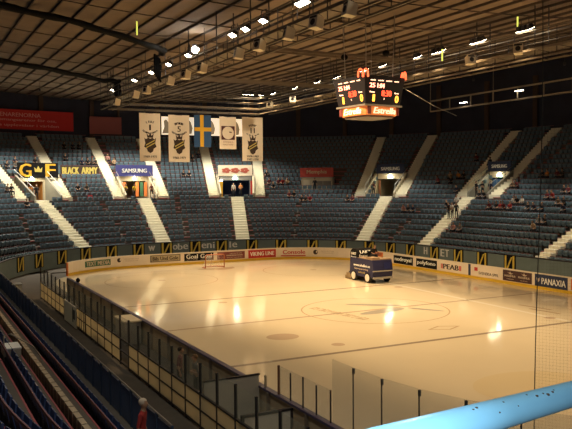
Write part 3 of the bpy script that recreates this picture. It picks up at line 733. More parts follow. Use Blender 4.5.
def raillattice(label, A, B, z, h):
    g = empty('rigging_truss', (*A, z), 0, label, 'truss'); A = Vector((*A, z)); B = Vector((*B, z)); u = Vector((0, 0, h))
    MB().bar(A, B, .14).bar(A+u, B+u, .14).build('chords', M_TRUSS, g, world=True)
    m = MB(); n = 9
    for k in range(n+1): p = A+(B-A)*k/n; m.bar(p, p+u, .09)
    for k in (0, 3, 6, 9): p = A+(B-A)*k/n; m.bar(p+u, (p.x, p.y, zc(p.x, p.y)), .04)
    m.build('uprights', M_TRUSS, g, world=True)
raillattice('pale two-chord truss over the right stand', (22.5, -4), (22.5, 23), 14.9, 1.05)
for label, A, B, z in (('grey walkway beams crossing beside the scoreboard', (-7.4, 14.5), (7.2, 14.5), 15.6), ('nearer grey walkway beams crossing above the scoreboard', (-7.2, 6.2), (7.0, 6.2), 16.5)):
    g = empty('cross_beam', (*A, z), 0, label, 'beam')
    MB().bar((*A, z), (*B, z), .12, .18).bar((A[0], A[1]+.9, z), (B[0], B[1]+.9, z), .12, .18).build('beams', M_TRUSS, g, world=True)
    m = MB()
    for k in range(9): x = A[0]+.4+(B[0]-A[0]-.8)*k/8; m.bar((x, A[1], z+.06), (x, A[1]+.9, z+.06), .05); 
    for x in (A[0]+1, B[0]-1): m.bar((x, A[1], z), (x, A[1], zc(x, A[1])), .04); m.bar((x, A[1]+.9, z), (x, A[1]+.9, zc(x, A[1])), .04)
    m.build('rungs', M_DARK, g, world=True)

# floodlights ----------------------------------------------------------
def floodlight(kind='single'):
    g = empty('floodlight', (0, 0, 0))
    n = 3 if kind == 'row' else 1
    m = MB(); f = MB()
    for k in range(n):
        x = (k-(n-1)/2)*.42
        T = Matrix.Translation((x, 0, 0)) @ Matrix.Rotation(R(28), 4, 'X')
        w = .19 if n == 3 else .34
        top = [Vector(v) for v in ((-w*.6, -.1, .22), (w*.6, -.1, .22), (w*.6, .1, .22), (-w*.6, .1, .22))]
        bot = [Vector(v) for v in ((-w, -.2, -.06), (w, -.2, -.06), (w, .2, -.06), (-w, .2, -.06))]
        m.hexa([T @ v for v in bot+top]); f.add([T @ Vector((v.x*.92, v.y*.92, -.075)) for v in bot], [(3, 2, 1, 0)])
    m.build('housing', M_DARK, g)
    f.build('lamp_face', M_LAMP, g)
    MB().bar((-.3, 0, .22), (-.3, 0, .55), .03).bar((.3, 0, .22), (.3, 0, .55), .03).bar((-.3, 0, .55), (.3, 0, .55), .04).build('yoke', M_DARK, g)
    return g
fs, fr = floodlight(), floodlight('row')
LP = []
for k, y in enumerate([32.9, 25.4, 20.5, 16.2, 11.9, 4.1, 2.2, -.2, -4.7, -14, -22]): LP.append((-7.4, y, 16.72, -1, k in (8,)))
for k, y in enumerate([28.2, 23.6, 19.5, 16.2, 12, 9.5, 5.2, 2.9, -1.0, -5, -14, -22]): LP.append((7.2, y, 16.65, 1, k in (7, 8, 9)))
for k, x in enumerate([5.85, 7.3]): LP.append((x, 31.2, 16.85, 0, k == 0))
used = {0: False, 1: False}; cnt = {-1: 0, 1: 0, 0: 0}
words = ['first', 'second', 'third', 'fourth', 'fifth', 'sixth', 'seventh', 'eighth', 'ninth', 'tenth', 'eleventh', 'twelfth']
for x, y, z, side, row in LP:
    src = fr if row else fs
    g = src if not used[int(row)] else copy_tree(src); used[int(row)] = True
    g.location = (x, y, z); g.rotation_euler = (0, 0, -PI/2 if side == -1 else PI/2 if side == 1 else PI)
    g.rotation_euler[2] += PI
    w = words[cnt[side]]; cnt[side] += 1
    tag(g, '%s glowing floodlight, %s from the far end of the %s catwalk' % ('three-lamp' if row else 'single', w, {-1: 'left', 1: 'right', 0: 'cross'}[side]), 'light', 'floodlights on the catwalks')
    l = bpy.data.lights.new('flood', 'SPOT'); l.energy = 2750; l.spot_size = R(104); l.spot_blend = .85; l.shadow_soft_size = .25; l.color = (1, .69, .36)
    lo = bpy.data.objects.new('flood_beam', l); COL.objects.link(lo); lo.location = (x-side*.25, y, z-.22)
    tgt = Vector((-side*1.2 if side else x, y*.80, 0)); lo.rotation_euler = (tgt-lo.location).to_track_quat('-Z', 'Y').to_euler()
for x, y, lx in ((-6.9, 16.2, -1.5), (6.7, 16.2, 4.5)):  # extra spots added beside the floods to brighten the hanging banners
    l = bpy.data.lights.new('banner_beam', 'SPOT'); l.energy = 3400; l.spot_size = R(38); l.spot_blend = .9; l.shadow_soft_size = .25; l.color = (1, .84, .6)
    lo = bpy.data.objects.new('banner_beam', l); COL.objects.link(lo); lo.location = (x, y, 16.4)
    lo.rotation_euler = (Vector((lx, 31, 12.2))-lo.location).to_track_quat('-Z', 'Y').to_euler()
# one very bright round lamp by the cable drop
g = empty('spotlight', (-7.4, 10.5, 16.85), 0, 'very bright round lamp where the thick cable meets the left catwalk', 'light')
MB().cyl((0, 0, .05), (0, .0, .35), .25, 14).build('housing', M_DARK, g); MB().ball((-.1, -.15, -.02), .26, .26, .22).build('lens', M_LAMPB, g, smooth=True)
# small lamps of the right stand truss
for k, (p, lab) in enumerate((((22.3, 10.6, 15.6), 'small pale lamp at the middle of the right stand truss'), ((22.3, -3.0, 15.7), 'small pale lamp at the right end of the right stand truss'), ((22.3, 17.8, 15.3), 'small pale lamp at the left end of the right stand truss'))):
    g = empty('stand_lamp', p, 0, lab, 'light')
    MB().box(-.1, .1, -.45, .45, 0, .14).build('housing', M_DARK, g); MB().box(-.09, .09, -.42, .42, -.03, 0).build('lamp_face', M_LAMP, g)
# stand lights: spots with small housings, added under the roof to brighten the rows
SL = [(-12, 46, 17.9, 10000, 125, 'over the GF banner'), (-1, 49, 18.0, 11000, 125, 'behind the number 1 banner'), (10, 47, 17.9, 9500, 115, 'over the middle entrance'), (-18, 36, 17.9, 6500, 120, 'over the far left corner'),
      (16, 37, 17.4, 5000, 80, 'over the rows below the Memphis sign'), (23, 31, 17.6, 6500, 76, 'over the centre-right lower stairs'), (25.5, 20, 17.8, 6500, 76, 'over the right lower stairs'), (26, 9, 17.8, 6000, 76, 'at the right edge over the rows'), (26, -2, 17.8, 5000, 76, 'over the right stand, nearest one'),
      (-21.5, -29, 17.4, 2600, 110, 'over the nearest rows of the near stand'), (-21, -14, 17.6, 1500, 110, 'over the nearer part of the near stand'), (-21, 4, 17.6, 1200, 110, 'over the farther part of the near stand')]
for (x, y, z, e, cone, lab) in SL:
    g = empty('added_stand_light', (x, y, z), 0, 'small round fill light added under the roof '+lab, 'light')
    MB().cyl((0, 0, 0), (0, 0, .22), .12, 10).build('housing', M_DARK, g)
    MB().bar((0, 0, .2), (0, 0, zc(x, y)-z), .03).build('hanger', M_DARK, g)
    l = bpy.data.lights.new('stand', 'SPOT'); l.energy = e; l.spot_size = R(cone); l.spot_blend = .8; l.shadow_soft_size = .3; l.color = (1, .92, .74)
    lo = bpy.data.objects.new('stand_fill_beam', l); COL.objects.link(lo); lo.location = (x, y, z-.1)

# loudspeakers below the catwalks
def speaker():
    g = empty('loudspeaker', (0, 0, 0))
    MB().hexa([(-.34, -.28, -.4), (.34, -.28, -.4), (.26, .3, -.36), (-.26, .3, -.36), (-.34, -.28, .3), (.34, -.28, .3), (.26, .3, .26), (-.26, .3, .26)]).build('cabinet', mat('cream_cabinet', (.88, .78, .6), .6), g)
    MB().cyl((0, -.285, -.08), (0, -.30, -.08), .19, 14).box(-.28, .28, -.30, -.285, .14, .26).build('horn_grille', M_DARK, g)
    MB().bar((0, 0, .28), (0, 0, .62), .04).bar((0, 0, .62), (.6, 0, .62), .04).bar((-.3, 0, .3), (.3, 0, .3), .05).build('hanger', M_DARK, g)
    return g
sp = speaker(); first = True
SPK = [(-9.1, y, 14.75, -1) for y in (25, 19.2, 16.3, 10.8, 7.8, 4.9, -.6, -3.2, -6.4, -9, -11.7)]+[(6.3, y, 15.35, 1) for y in (27, 22.3, -1.3, -5.4)]
ci = {-1: 0, 1: 0}
for x, y, z, s in SPK:
    g = sp if first else copy_tree(sp); first = False
    g.location = (x, y, z); g.scale = (.8, .8, .8); g.rotation_euler = (R(-12), 0, R(-75 if s == -1 else -30)+random.uniform(-.5, .5))
    tag(g, 'cream box loudspeaker hanging under the %s catwalk, %s from the far end' % ({-1: 'left', 1: 'right'}[s], words[ci[s]]), 'loudspeaker', 'loudspeakers under the catwalks'); ci[s] += 1

# black cable bundles slung under the roof
def cable(pts, r, label):
    P = []
    for a, b in zip(pts[:-1], pts[1:]):
        for k in range(6): P.append(Vector(a).lerp(Vector(b), k/6))
    P.append(Vector(pts[-1])); P = [p+Vector((0, 0, .03*math.sin(i*1.3))) for i, p in enumerate(P)]
    rr = [r*(1+.15*math.sin(i*2.1)) for i in range(len(P))]
    tag(MB().tube(P, rr, 8).build('cable_bundle', M_BLK, smooth=True), label, 'cable')
cable([(-27, 9.2, 19.2), (-19.9, 9.7, 18.4), (-15.3, 9.8, 17.8), (-10.6, 10.7, 16.95), (-9.0, 12.4, 17.0), (-8.6, 14.2, 17.1)], .21, 'thick black cable bundle running left from the bright round lamp')
cable([(-28, 18, 18.9), (-18.9, 22.5, 17.2), (-14.2, 24.5, 17.0), (-9.6, 27.5, 16.8), (-8.0, 28, 16.9)], .20, 'thinner black cable bundle further back on the left ceiling')
cable([(-13.5, -2.4, 17.9), (-11.2, -2.6, 17.35), (-8.9, -2.7, 17.25), (-7.4, -2.0, 17.8)], .17, 'black cable bundle at the top edge of the view')
for (x, y) in ((-8.8, 14.6), (-8.2, 28.2)):
    g = MB()
    for k in range(5): g.tube([(x+.1*k-.2, y+.06*k, 17.1-.06*k), (x+.14*k-.2, y+.1*k, 16.3), (x+.1*k-.2, y, 15.6-.12*k)], .09, 6)
    tag(g.build('cable_drop', M_BLK, smooth=True), 'hanging knot of black cables on the left catwalk, %s' % ('beside the bright round lamp' if y < 20 else 'at its far end'), 'cable')
# yellow green tubes
for (p, h, lab) in (((-11.9, 9.0, 17.2), .85, 'over the left ceiling'), ((8.6, -3.0, 17.1), .8, 'above the right catwalk'), ((6.0, 1.0, 15.6), .75, 'left of the right floodlight rows')):
    g = empty('marker_tube', p, 0, 'short upright yellow-green tube lamp hanging '+lab, 'light')
    MB().cyl((0, 0, 0), (0, 0, h), .045, 8).build('tube', M_TUBE, g); MB().bar((0, 0, h), (0, 0, max(h+.05, zc(p[0], p[1])-p[2])), .015).build('cord', M_DARK, g)
# thin pale steel cables
for A, B, lab in (((-4.5, -2.4, 16.3), (6.9, -2.6, 16.9), 'pale wire crossing near the top of the view'), ((1.6, -1, 13.3), (14, 9, 13.0), 'pale wire running right from the scoreboard')):
    tag(MB().tube([A, Vector(A).lerp(Vector(B), .5)-Vector((0, 0, .12)), B], .02, 5).build('steel_wire', M_STEEL), lab, 'wire')

# ------------------------------------------------------------------ scoreboard
SBR = R(5)
sb = empty('scoreboard', (-.28, .14, 11.58), SBR, 'dark four-sided hanging scoreboard with red digits and orange lower band', 'scoreboard')
hb, ht = 1.30, 1.52          # half widths at bottom / top of the display
MB().hexa([(-hb, -hb, .72), (hb, -hb, .72), (hb, hb, .72), (-hb, hb, .72), (-ht, -ht, 2.35), (ht, -ht, 2.35), (ht, ht, 2.35), (-ht, ht, 2.35)]).build('display_housing', mat('scoreboard_black', (.015, .012, .016), .5), sb)
MB().box(-1.4, 1.4, -1.4, 1.4, .62, .72).build('ledge', M_STEEL, sb)
m = MB(); rr = 1.32; P = []
for k in range(32):
    t = 2*PI*k/32; c, s = math.cos(t), math.sin(t); q = (abs(c)**5+abs(s)**5)**(-1/5); P.append((rr*c*q, rr*s*q))
m.prism(P, 0.12, .62); m.build('sponsor_band', M_SPON, sb)
MB().prism([(x*.9, y*.9) for x, y in P], 0, .12).build('lower_rim', M_STEEL, sb)
for x in (-1, 1):
    for y in (-1, 1): MB().bar((x, y, 2.3), (x*1.1, y*1.1, 6.15), .04).build('suspension_cable', M_STEEL, sb)
sbM = Matrix.LocRotScale(sb.location, sb.rotation_euler, None)
for face in range(4):
    RM = sbM @ Matrix.Rotation(face*PI/2, 4, 'Z')
    def ff(dx, dz, RM=RM):
        return lambda x, z, d: RM @ Vector((x+dx, -(hb+(ht-hb)*((z+dz-.72)/1.63))-.01-d*.5, z+dz))
    def put(t, x, z, w, h, mt, b=.012): text(t, ff(x*.92, z), w*.92, h, mt, sb, name='lettering', bold=b)
    put('25', -.98, 1.80, .42, .26, M_LEDP, .02); put('1:04', -.28, 1.80, .56, .26, M_LEDP, .02); put('8:30', .22, 1.38, .78, .34, M_LEDR, .028)
    put('1', -.80, 1.08, .12, .40, M_LEDY, .03); put('0', 1.10, 1.08, .26, .42, M_LEDY, .02)
    for x, w in ((-.95, .40), (-.32, .44), (.34, .46), (.98, .36)): put('matchtid'[:int(w*18)], x, 2.10, w, .085, M_LEDW, .004)
    put('Hemma', -.95, 1.42, .40, .09, M_LEDW, .004); put('Borta', 1.05, 1.42, .34, .09, M_LEDW, .004); put('2', .05, 1.06, .06, .1, M_LEDW, .004)
    text('Estrella', (lambda RM: lambda x, z, d: RM @ Vector((x+.1, -1.34-d*.5, z+.37)))(RM), 1.65, .36, M_SPONW, sb, bold=.02, slant=.25)
    MB().hexa([RM @ Vector(v) for v in ((-1.16, -1.35, .15), (-.92, -1.35, .15), (-.92, -1.30, .15), (-1.16, -1.30, .15), (-1.16, -1.35, .6), (-.92, -1.35, .6), (-.92, -1.30, .6), (-1.16, -1.30, .6))]).build('red_square', M_DRED, sb, world=True)
# glowing arch letter at two corners of the top
def arches(cx, cy, rz, label):
    g = MB(); T = Matrix.LocRotScale(Vector((0, 0, 0)), None, None)
    M2 = sbM @ Matrix.Translation((cx, cy, 2.22)) @ Matrix.Rotation(rz, 4, 'Z')
    for s in (-1, 1):
        pts = []
        for k in range(11):
            t = PI*k/10; pts.append(M2 @ Vector((s*.15+.14*math.cos(t), 0, .46*math.sin(t)**.6)))
        g.tube(pts, .05, 6)
    o = g.build('glowing_letter', M_NEON, sb, world=True); o['label'] = label
arches(-1.56, -1.42, R(-45), 'red glowing arched M at the near left corner'); arches(1.52, -1.4, R(75), 'red glowing arched M at the right corner')
# small round black speakers above the scoreboard
for k, (x, y, z, lab) in enumerate(((.4, 4, 15.9, 'left'), (2.0, 1.6, 15.9, 'right'))):
    g = empty('hanging_horn', (x, y, z), 0, 'small black ball speaker hanging above the scoreboard, %s one' % lab, 'speaker')
    MB().ball((0, 0, 0), .24, .24, .2).build('body', M_BLK, g, smooth=True); MB().bar((0, 0, .1), (0, 0, zc(x, y)-z), .02).build('cord', M_DARK, g)

# ------------------------------------------------------------------ hanging banners
def crest(m, f, cx, cz, s):
    """a dark shield with a crown and gold diagonal bands"""
    sh = [(-.5, .55), (-.36, .42), (-.18, .55), (0, .46), (.18, .55), (.36, .42), (.5, .55), (.42, .1), (.52, -.2), (.3, -.34), (.22, -.58), (0, -.72), (-.22, -.58), (-.3, -.34), (-.52, -.2), (-.42, .1)]
    m.add([f(cx+x*s, cz+z*s, 0) for x, z in sh], [tuple(range(len(sh)))], 0)
    m.add([f(cx+x*s, cz+z*s, 0) for x, z in ((-.24, .55), (.24, .55), (.3, .9), (.12, .7), (0, .98), (-.12, .7), (-.3, .9))], [tuple(range(7))], 0)
    for o in (-.10, .12):
        m.add([f(cx+x*s, cz+z*s, .012) for x, z in ((-.38, -.24+o), (-.38, -.15+o), (.38, .27+o), (.38, .18+o))], [(0, 1, 2, 3)], 1)
def wav(x): return .04*math.sin(x*3.1)
def pennant(x0, x1, ztop, zbot, y, label, mt, cat='banner', name='hanging_banner'):
    c = Vector(((x0+x1)/2, y, zbot)); g = empty(name, c, 0, label, cat); w = (x1-x0)/2; h = ztop-zbot
    m = MB(); n = 8; k = 6
    pts = lambda d: [(-w+2*w*i/n, wav(-w+2*w*i/n+j)*.8+d, h*j/k+(.04*math.cos(i*PI/n*2) if j == k else 0)) for j in range(k+1) for i in range(n+1)]
    A = pts(0); B = pts(.012); q = len(A)
    fs = [(j*(n+1)+i, j*(n+1)+i+1, (j+1)*(n+1)+i+1, (j+1)*(n+1)+i) for j in range(k) for i in range(n)]
    m.add(A+B, fs+[tuple(v+q for v in f[::-1]) for f in fs]); m.build('cloth', mt, g, smooth=True)
    m = MB().bar((-w-.06, 0, h+.02), (w+.06, 0, h+.02), .05).bar((-w+.1, 0, h), (-w+.1, .9, 14.62-zbot), .02).bar((w-.1, 0, h), (w-.1, .9, 14.62-zbot), .02); m.build('hanging_rod', M_DARK, g)
    f = lambda x, z, d: c+Vector((x, -.05-d, h+z))
    return g, f
YB = 31.0
def arc_text(t, f, cx, cz, r, a0, a1, h, m, up=True):
    n = len(t)
    for i, ch in enumerate(t):
        if ch == ' ': continue
        a = R(a0+(a1-a0)*(i+.5)/n); px, pz = cx+r*math.cos(a), cz+r*math.sin(a)*.75
        rot = (a-PI/2 if up else a+PI/2)*.7
        text(ch, lambda x, z, d: f(px+x*math.cos(rot)-z*math.sin(rot), pz+x*math.sin(rot)+z*math.cos(rot), d), h*.62, h, None, None, mb=m, bold=.008)
for x0, x1, zt, zb, num, top, bot, years, lab in (
        (-5.46, -3.42, 14.48, 9.95, '1', 'Leif', 'Holmqvist', ['1969-1975'], 'cream hanging banner numbered 1 with a dark crest, leftmost'),
        (-2.62, -.50, 14.4, 9.88, '5', 'Bert-Ola', 'Nordlander', ['1962-1971'], 'cream hanging banner numbered 5 with a dark crest'),
        (5.1, 7.4, 14.45, 10.02, '11', 'Peter', 'Gudas', ['1978-1983', '1987-1990'], 'cream hanging banner numbered 11 with a dark crest, rightmost')):
    g, f = pennant(x0, x1, zt, zb, YB, lab, M_CLOTH)
    m = MB(); text(num, lambda x, z, d: f(x, z-1.35, d), {'1': .14, '5': .32, '11': .44}[num], .52, None, None, mb=m, bold=.012)
    arc_text(top, f, 0, -1.35, .72, 125, 55, .2, m); arc_text(bot, f, 0, -1.25, .85, 215, 325, .2, m, False)
    for i, yv in enumerate(years): text(yv, lambda x, z, d, i=i: f(x, z-4.1+.3*(len(years)-1)/2-.3*i, d), 1.25, .2, None, None, mb=m, bold=.004)
    m.build('lettering', M_INK, g, world=True)
    m = MB(); crest(m, f, 0, -2.95, 1.15); m.build('crest', [M_INK, M_GOLDINK], g, world=True)
g, f = pennant(2.65, 4.45, 14.4, 11.2, YB, 'shorter cream hanging banner with a dark square and pale disc', M_CLOTH)
m = MB(); n = 24; sq = []
for k in range(n):
    t = 2*PI*k/n; c, s = math.cos(t), math.sin(t); q = 1/max(abs(c), abs(s)); sq.append((c*q*.72, s*q*.68))
ci_ = [(math.cos(2*PI*k/n)*.63, math.sin(2*PI*k/n)*.63) for k in range(n)]
for k in range(n): m.add([f(x, z-1.6, 0) for x, z in (sq[k], sq[(k+1) % n], ci_[(k+1) % n], ci_[k])], [(0, 1, 2, 3)])
m.quad(*[f(x, z-1.6, .004) for x, z in ((.1, .05), (.42, .0), (.36, .12), (.14, .14))]); m.build('dark_square', mat('maroon_ink', (.10, .03, .03), .8), g, world=True)
m = MB(); 
for i, t in enumerate(('SVENSKA', 'MASTARE')): text(t, lambda x, z, d, i=i: f(x, z-2.5-.26*i, d), 1.1, .15, None, None, mb=m)
m.build('lettering', mat('faint_ink', (.5, .34, .24), .8), g, world=True)
# flag
g, f = pennant(-.02, 1.77, 14.48, 11.35, YB, 'blue hanging flag with a yellow cross', M_FBLUE, 'flag', 'hanging_flag')
MB().add([f(x, z, .0) for x, z in ((-.28, 0), (.10, 0), (.10, -3.1), (-.28, -3.1))], [(0, 1, 2, 3)]).add([f(x, z, .004) for x, z in ((-.88, -1.2), (.88, -1.2), (.88, -1.58), (-.88, -1.58))], [(0, 1, 2, 3)]).build('yellow_cross', M_FYEL, g, world=True)
# white poster behind the banners
g = empty('long_white_poster', (1.5, 31.9, 12.55), 0, 'long pale picture poster hanging behind the banners and flag', 'poster')
MB().box(-4.5, 4.0, 0, .05, 0, 1.75).build('sheet', M_BLIT, g)
for x in (-4.1, -1.75, .62, 3.3):
    MB().add([(x+a, -.012, b) for a, b in ((-.35, .1), (.3, .15), (.42, .7), (.25, 1.25), (.05, 1.5), (-.2, 1.3), (-.12, .8))], [tuple(range(7))]).build('grey_figure', mat('grey_print', (.33, .29, .24), .7), g)
MB().bar((-4.5, .02, 1.77), (4, .02, 1.77), .05).bar((-4.3, .02, 1.77), (-4.3, .02, 2.2), .03).bar((3.8, .02, 1.77), (3.8, .02, 2.2), .03).build('hanging_rod', M_DARK, g)

# ------------------------------------------------------------------ goal
g = empty('hockey_goal', (0, 26, 0), 0, 'small red framed ice hockey goal with white net at the far end', 'goal')
m = MB(); m.tube([(-.92, 0, 0), (-.92, 0, 1.15), (-.85, 0, 1.22), (.85, 0, 1.22), (.92, 0, 1.15), (.92, 0, 0)], .045, 8); m.build('front_frame', mat('goal_red', (.50, .17, .08), .5), g, smooth=True)
m = MB(); m.tube([(-.92, 0, .03), (-1.0, .6, .03), (-.55, 1.1, .03), (.55, 1.1, .03), (1.0, .6, .03), (.92, 0, .03)], .05, 8); m.tube([(-.85, 0, 1.22), (-.6, .5, 1.2), (.6, .5, 1.2), (.85, 0, 1.22)], .03, 6); m.tube([(0, .5, 1.2), (0, 1.1, .03)], .025, 6); m.build('base_frame', mat('goal_red', (.50, .17, .08), .5), g, smooth=True)
m = MB()
for k in range(19):
    x = -.9+.1*k; m.bar((x*.65, .5, 1.2), (x, 1.05-.25*abs(x), .04), .008); m.bar((x, 0, 1.22), (x*.65, .5, 1.2), .008)
for j in range(11):
    q = j/10; m.bar((-.6-.3*q, .5+.4*q, 1.2-1.15*q), (.6+.3*q, .5+.4*q, 1.2-1.15*q), .008)
for s in (-1, 1):
    for j in range(8): q = j/8; m.bar((s*.92, 0, .05+1.15*q), (s*(.98-.35*q), .62-.15*q, .05+1.15*q), .008)
m.build('net', M_WHITE, g)

# ------------------------------------------------------------------ people
def skin_mesh(name, J, E, rad, tags, mats, sub=1):
    me = bpy.data.meshes.new(name); me.from_pydata(J, E, [])
    ob = bpy.data.objects.new(name, me); COL.objects.link(ob)
    sk = ob.modifiers.new('s', 'SKIN'); sk.use_smooth_shade = True
    for i, d in enumerate(me.skin_vertices[0].data): d.radius = (rad[i], rad[i]) if not isinstance(rad[i], tuple) else rad[i]; d.use_root = (i == 0)
    sb_ = ob.modifiers.new('d', 'SUBSURF'); sb_.levels = sub; sb_.render_levels = sub
    dg = bpy.context.evaluated_depsgraph_get(); dg.update()
    out = bpy.data.meshes.new_from_object(ob.evaluated_get(dg)); bpy.data.objects.remove(ob)
    out.materials.clear()
    for mm in mats: out.materials.append(mm)
    Jv = [Vector(j) for j in J]
    for p in out.polygons:
        c = p.center; bd = 1e9; bt = 0
        for a, b in E:
            A, B = Jv[a], Jv[b]; ab = B-A; L2 = ab.length_squared or 1e-9; f = max(0, min(1, (c-A).dot(ab)/L2)); dd = (A+ab*f-c).length
            if dd < bd: bd = dd; bt = tags[b]
        p.material_index = bt; p.use_smooth = True
    out.name = name; return out
# faces -Y; z=0 at the soles
def figure(pose):
    J = []; E = []; rad = []; tg = []
    def add(p, r, t, par=None):
        J.append(p); rad.append(r); tg.append(t)
        if par is not None: E.append((par, len(J)-1))
        return len(J)-1
    sit = pose.startswith('sit'); lean = .16 if pose == 'sit_lean' else .03
    hz = .50 if sit else .93
    pel = add((0, 0, hz), (.15, .115), 1)
    w1 = add((0, -lean*.3, hz+.14), (.145, .11), 0, pel); w2 = add((0, -lean*.8, hz+.32), (.16, .115), 0, w1)
    ch = add((0, -lean*1.3, hz+.46), (.15, .10), 0, w2); nk = add((0, -lean*1.6, hz+.55), .055, 2, ch)
    h0 = add((0, -lean*1.8-.02, hz+.62), (.068, .075), 2, nk); h1 = add((0, -lean*2-.02, hz+.71), (.078, .095), 2, h0); h2 = add((0, -lean*2-.01, hz+.79), (.06, .07), 2, h1)
    add((0, -lean*2-.13, hz+.69), .014, 2, h1)
    for s in (-1, 1):
        add((s*.083, -lean*2-.0, hz+.70), .018, 2, h1)     # ear
        hip = add((s*.10, 0, hz-.04), .088, 1, pel)
        if sit:
            kn = add((s*.13, -.42, hz+.02), .062, 1, hip); an = add((s*.13, -.40, .09), .042, 1, kn); ft = add((s*.14, -.58, .045), .038, 3, an)
        else:
            kn = add((s*.11, -.02, .50), .062, 1, hip); an = add((s*.12, .01, .09), .043, 1, kn); ft = add((s*.14, -.16, .045), .040, 3, an)
        sh = add((s*.175, -lean*1.3, hz+.47), .062, 0, ch)
        if sit: el = add((s*.25, -.10-lean*.6, hz+.22), .046, 0, sh); wr = add((s*.14, -.32, hz+.13), .030, 2, el); hd = Vector((s*.10, -.39, hz+.12)); di = Vector((-s*.35, -1, -.15)).normalized()
        elif pose == 'stand_cross': el = add((s*.26, -.02, hz+.20), .046, 0, sh); wr = add((s*.06, -.20, hz+.24), .031, 2, el); hd = Vector((-s*.02, -.21, hz+.26)); di = Vector((-s*1, -.1, .1)).normalized()
        else: el = add((s*.25, .02, hz+.19), .046, 0, sh); wr = add((s*.25, -.07, hz-.04), .030, 2, el); hd = Vector((s*.25, -.09, hz-.11)); di = Vector((0, -.25, -1)).normalized()
        pm = add(tuple(hd), (.034, .02), 2, wr)
        side = di.cross(Vector((0, 0, 1)) if abs(di.z) < .8 else Vector((1, 0, 0))).normalized()
        for k in range(4):
            b0 = hd+di*.035+side*(k-1.5)*.019; ln = (.055, .068, .063, .048)[k]; cur = Vector((0, .012, -.012))
            f1 = add(tuple(b0), .0095, 2, pm); f2 = add(tuple(b0+di*ln*.6+cur*.4), .009, 2, f1); add(tuple(b0+di*ln+cur), .0075, 2, f2)
        t1 = add(tuple(hd-side*.034+di*.0), .0105, 2, pm); add(tuple(hd-side*.052+di*.032), .009, 2, t1)
    return J, E, rad, tg
def hair_mesh(pose):
    lean = .16 if pose == 'sit_lean' else .03; hz = .50 if pose.startswith('sit') else .93
    c = Vector((0, -lean*2+.012, hz+.745)); m = MB(); m.ball(c, .093, .108, .10, 12, 8)
    # trim the face opening
    keep = []; 
    for f in m.f:
        cc = sum((Vector(m.v[i]) for i in f), Vector())/len(f)-c
        if not (cc.y < -.03 and cc.z < .045) and cc.z > -.075: keep.append(f)
    m.f = keep; m.mi = [0]*len(keep)
    return m
POSES = {}
for pz in ('sit', 'sit_lean', 'stand', 'stand_cross'):
    J, E, rad, tg = figure(pz)
    me = skin_mesh('person_'+pz, J, E, rad, tg, [jacket('black'), mat('dark_trousers', (.02, .022, .03), .9), M_SKIN, M_TYRE])
    hm = hair_mesh(pz); hme = bpy.data.meshes.new('hair'); hme.from_pydata(hm.v, [], hm.f); hme.materials.append(M_HAIR)
    for p in hme.polygons: p.use_smooth = True
    POSES[pz] = (me, hme)
def person(loc, rz, pose, jk, label, group=None, hair=None, trousers=None, cat='person'):
    me, hme = POSES[pose]
    o = bpy.data.objects.new('person', me); COL.objects.link(o); o.location = loc; o.rotation_euler = (0, 0, rz)
    o.material_slots[0].link = 'OBJECT'; o.material_slots[0].material = jacket(jk)
    if trousers: o.material_slots[1].link = 'OBJECT'; o.material_slots[1].material = jacket(trousers)
    h = bpy.data.objects.new('hair', hme); COL.objects.link(h); h.parent = o
    if hair: h.material_slots[0].link = 'OBJECT'; h.material_slots[0].material = hair
    return tag(o, label, cat, group)
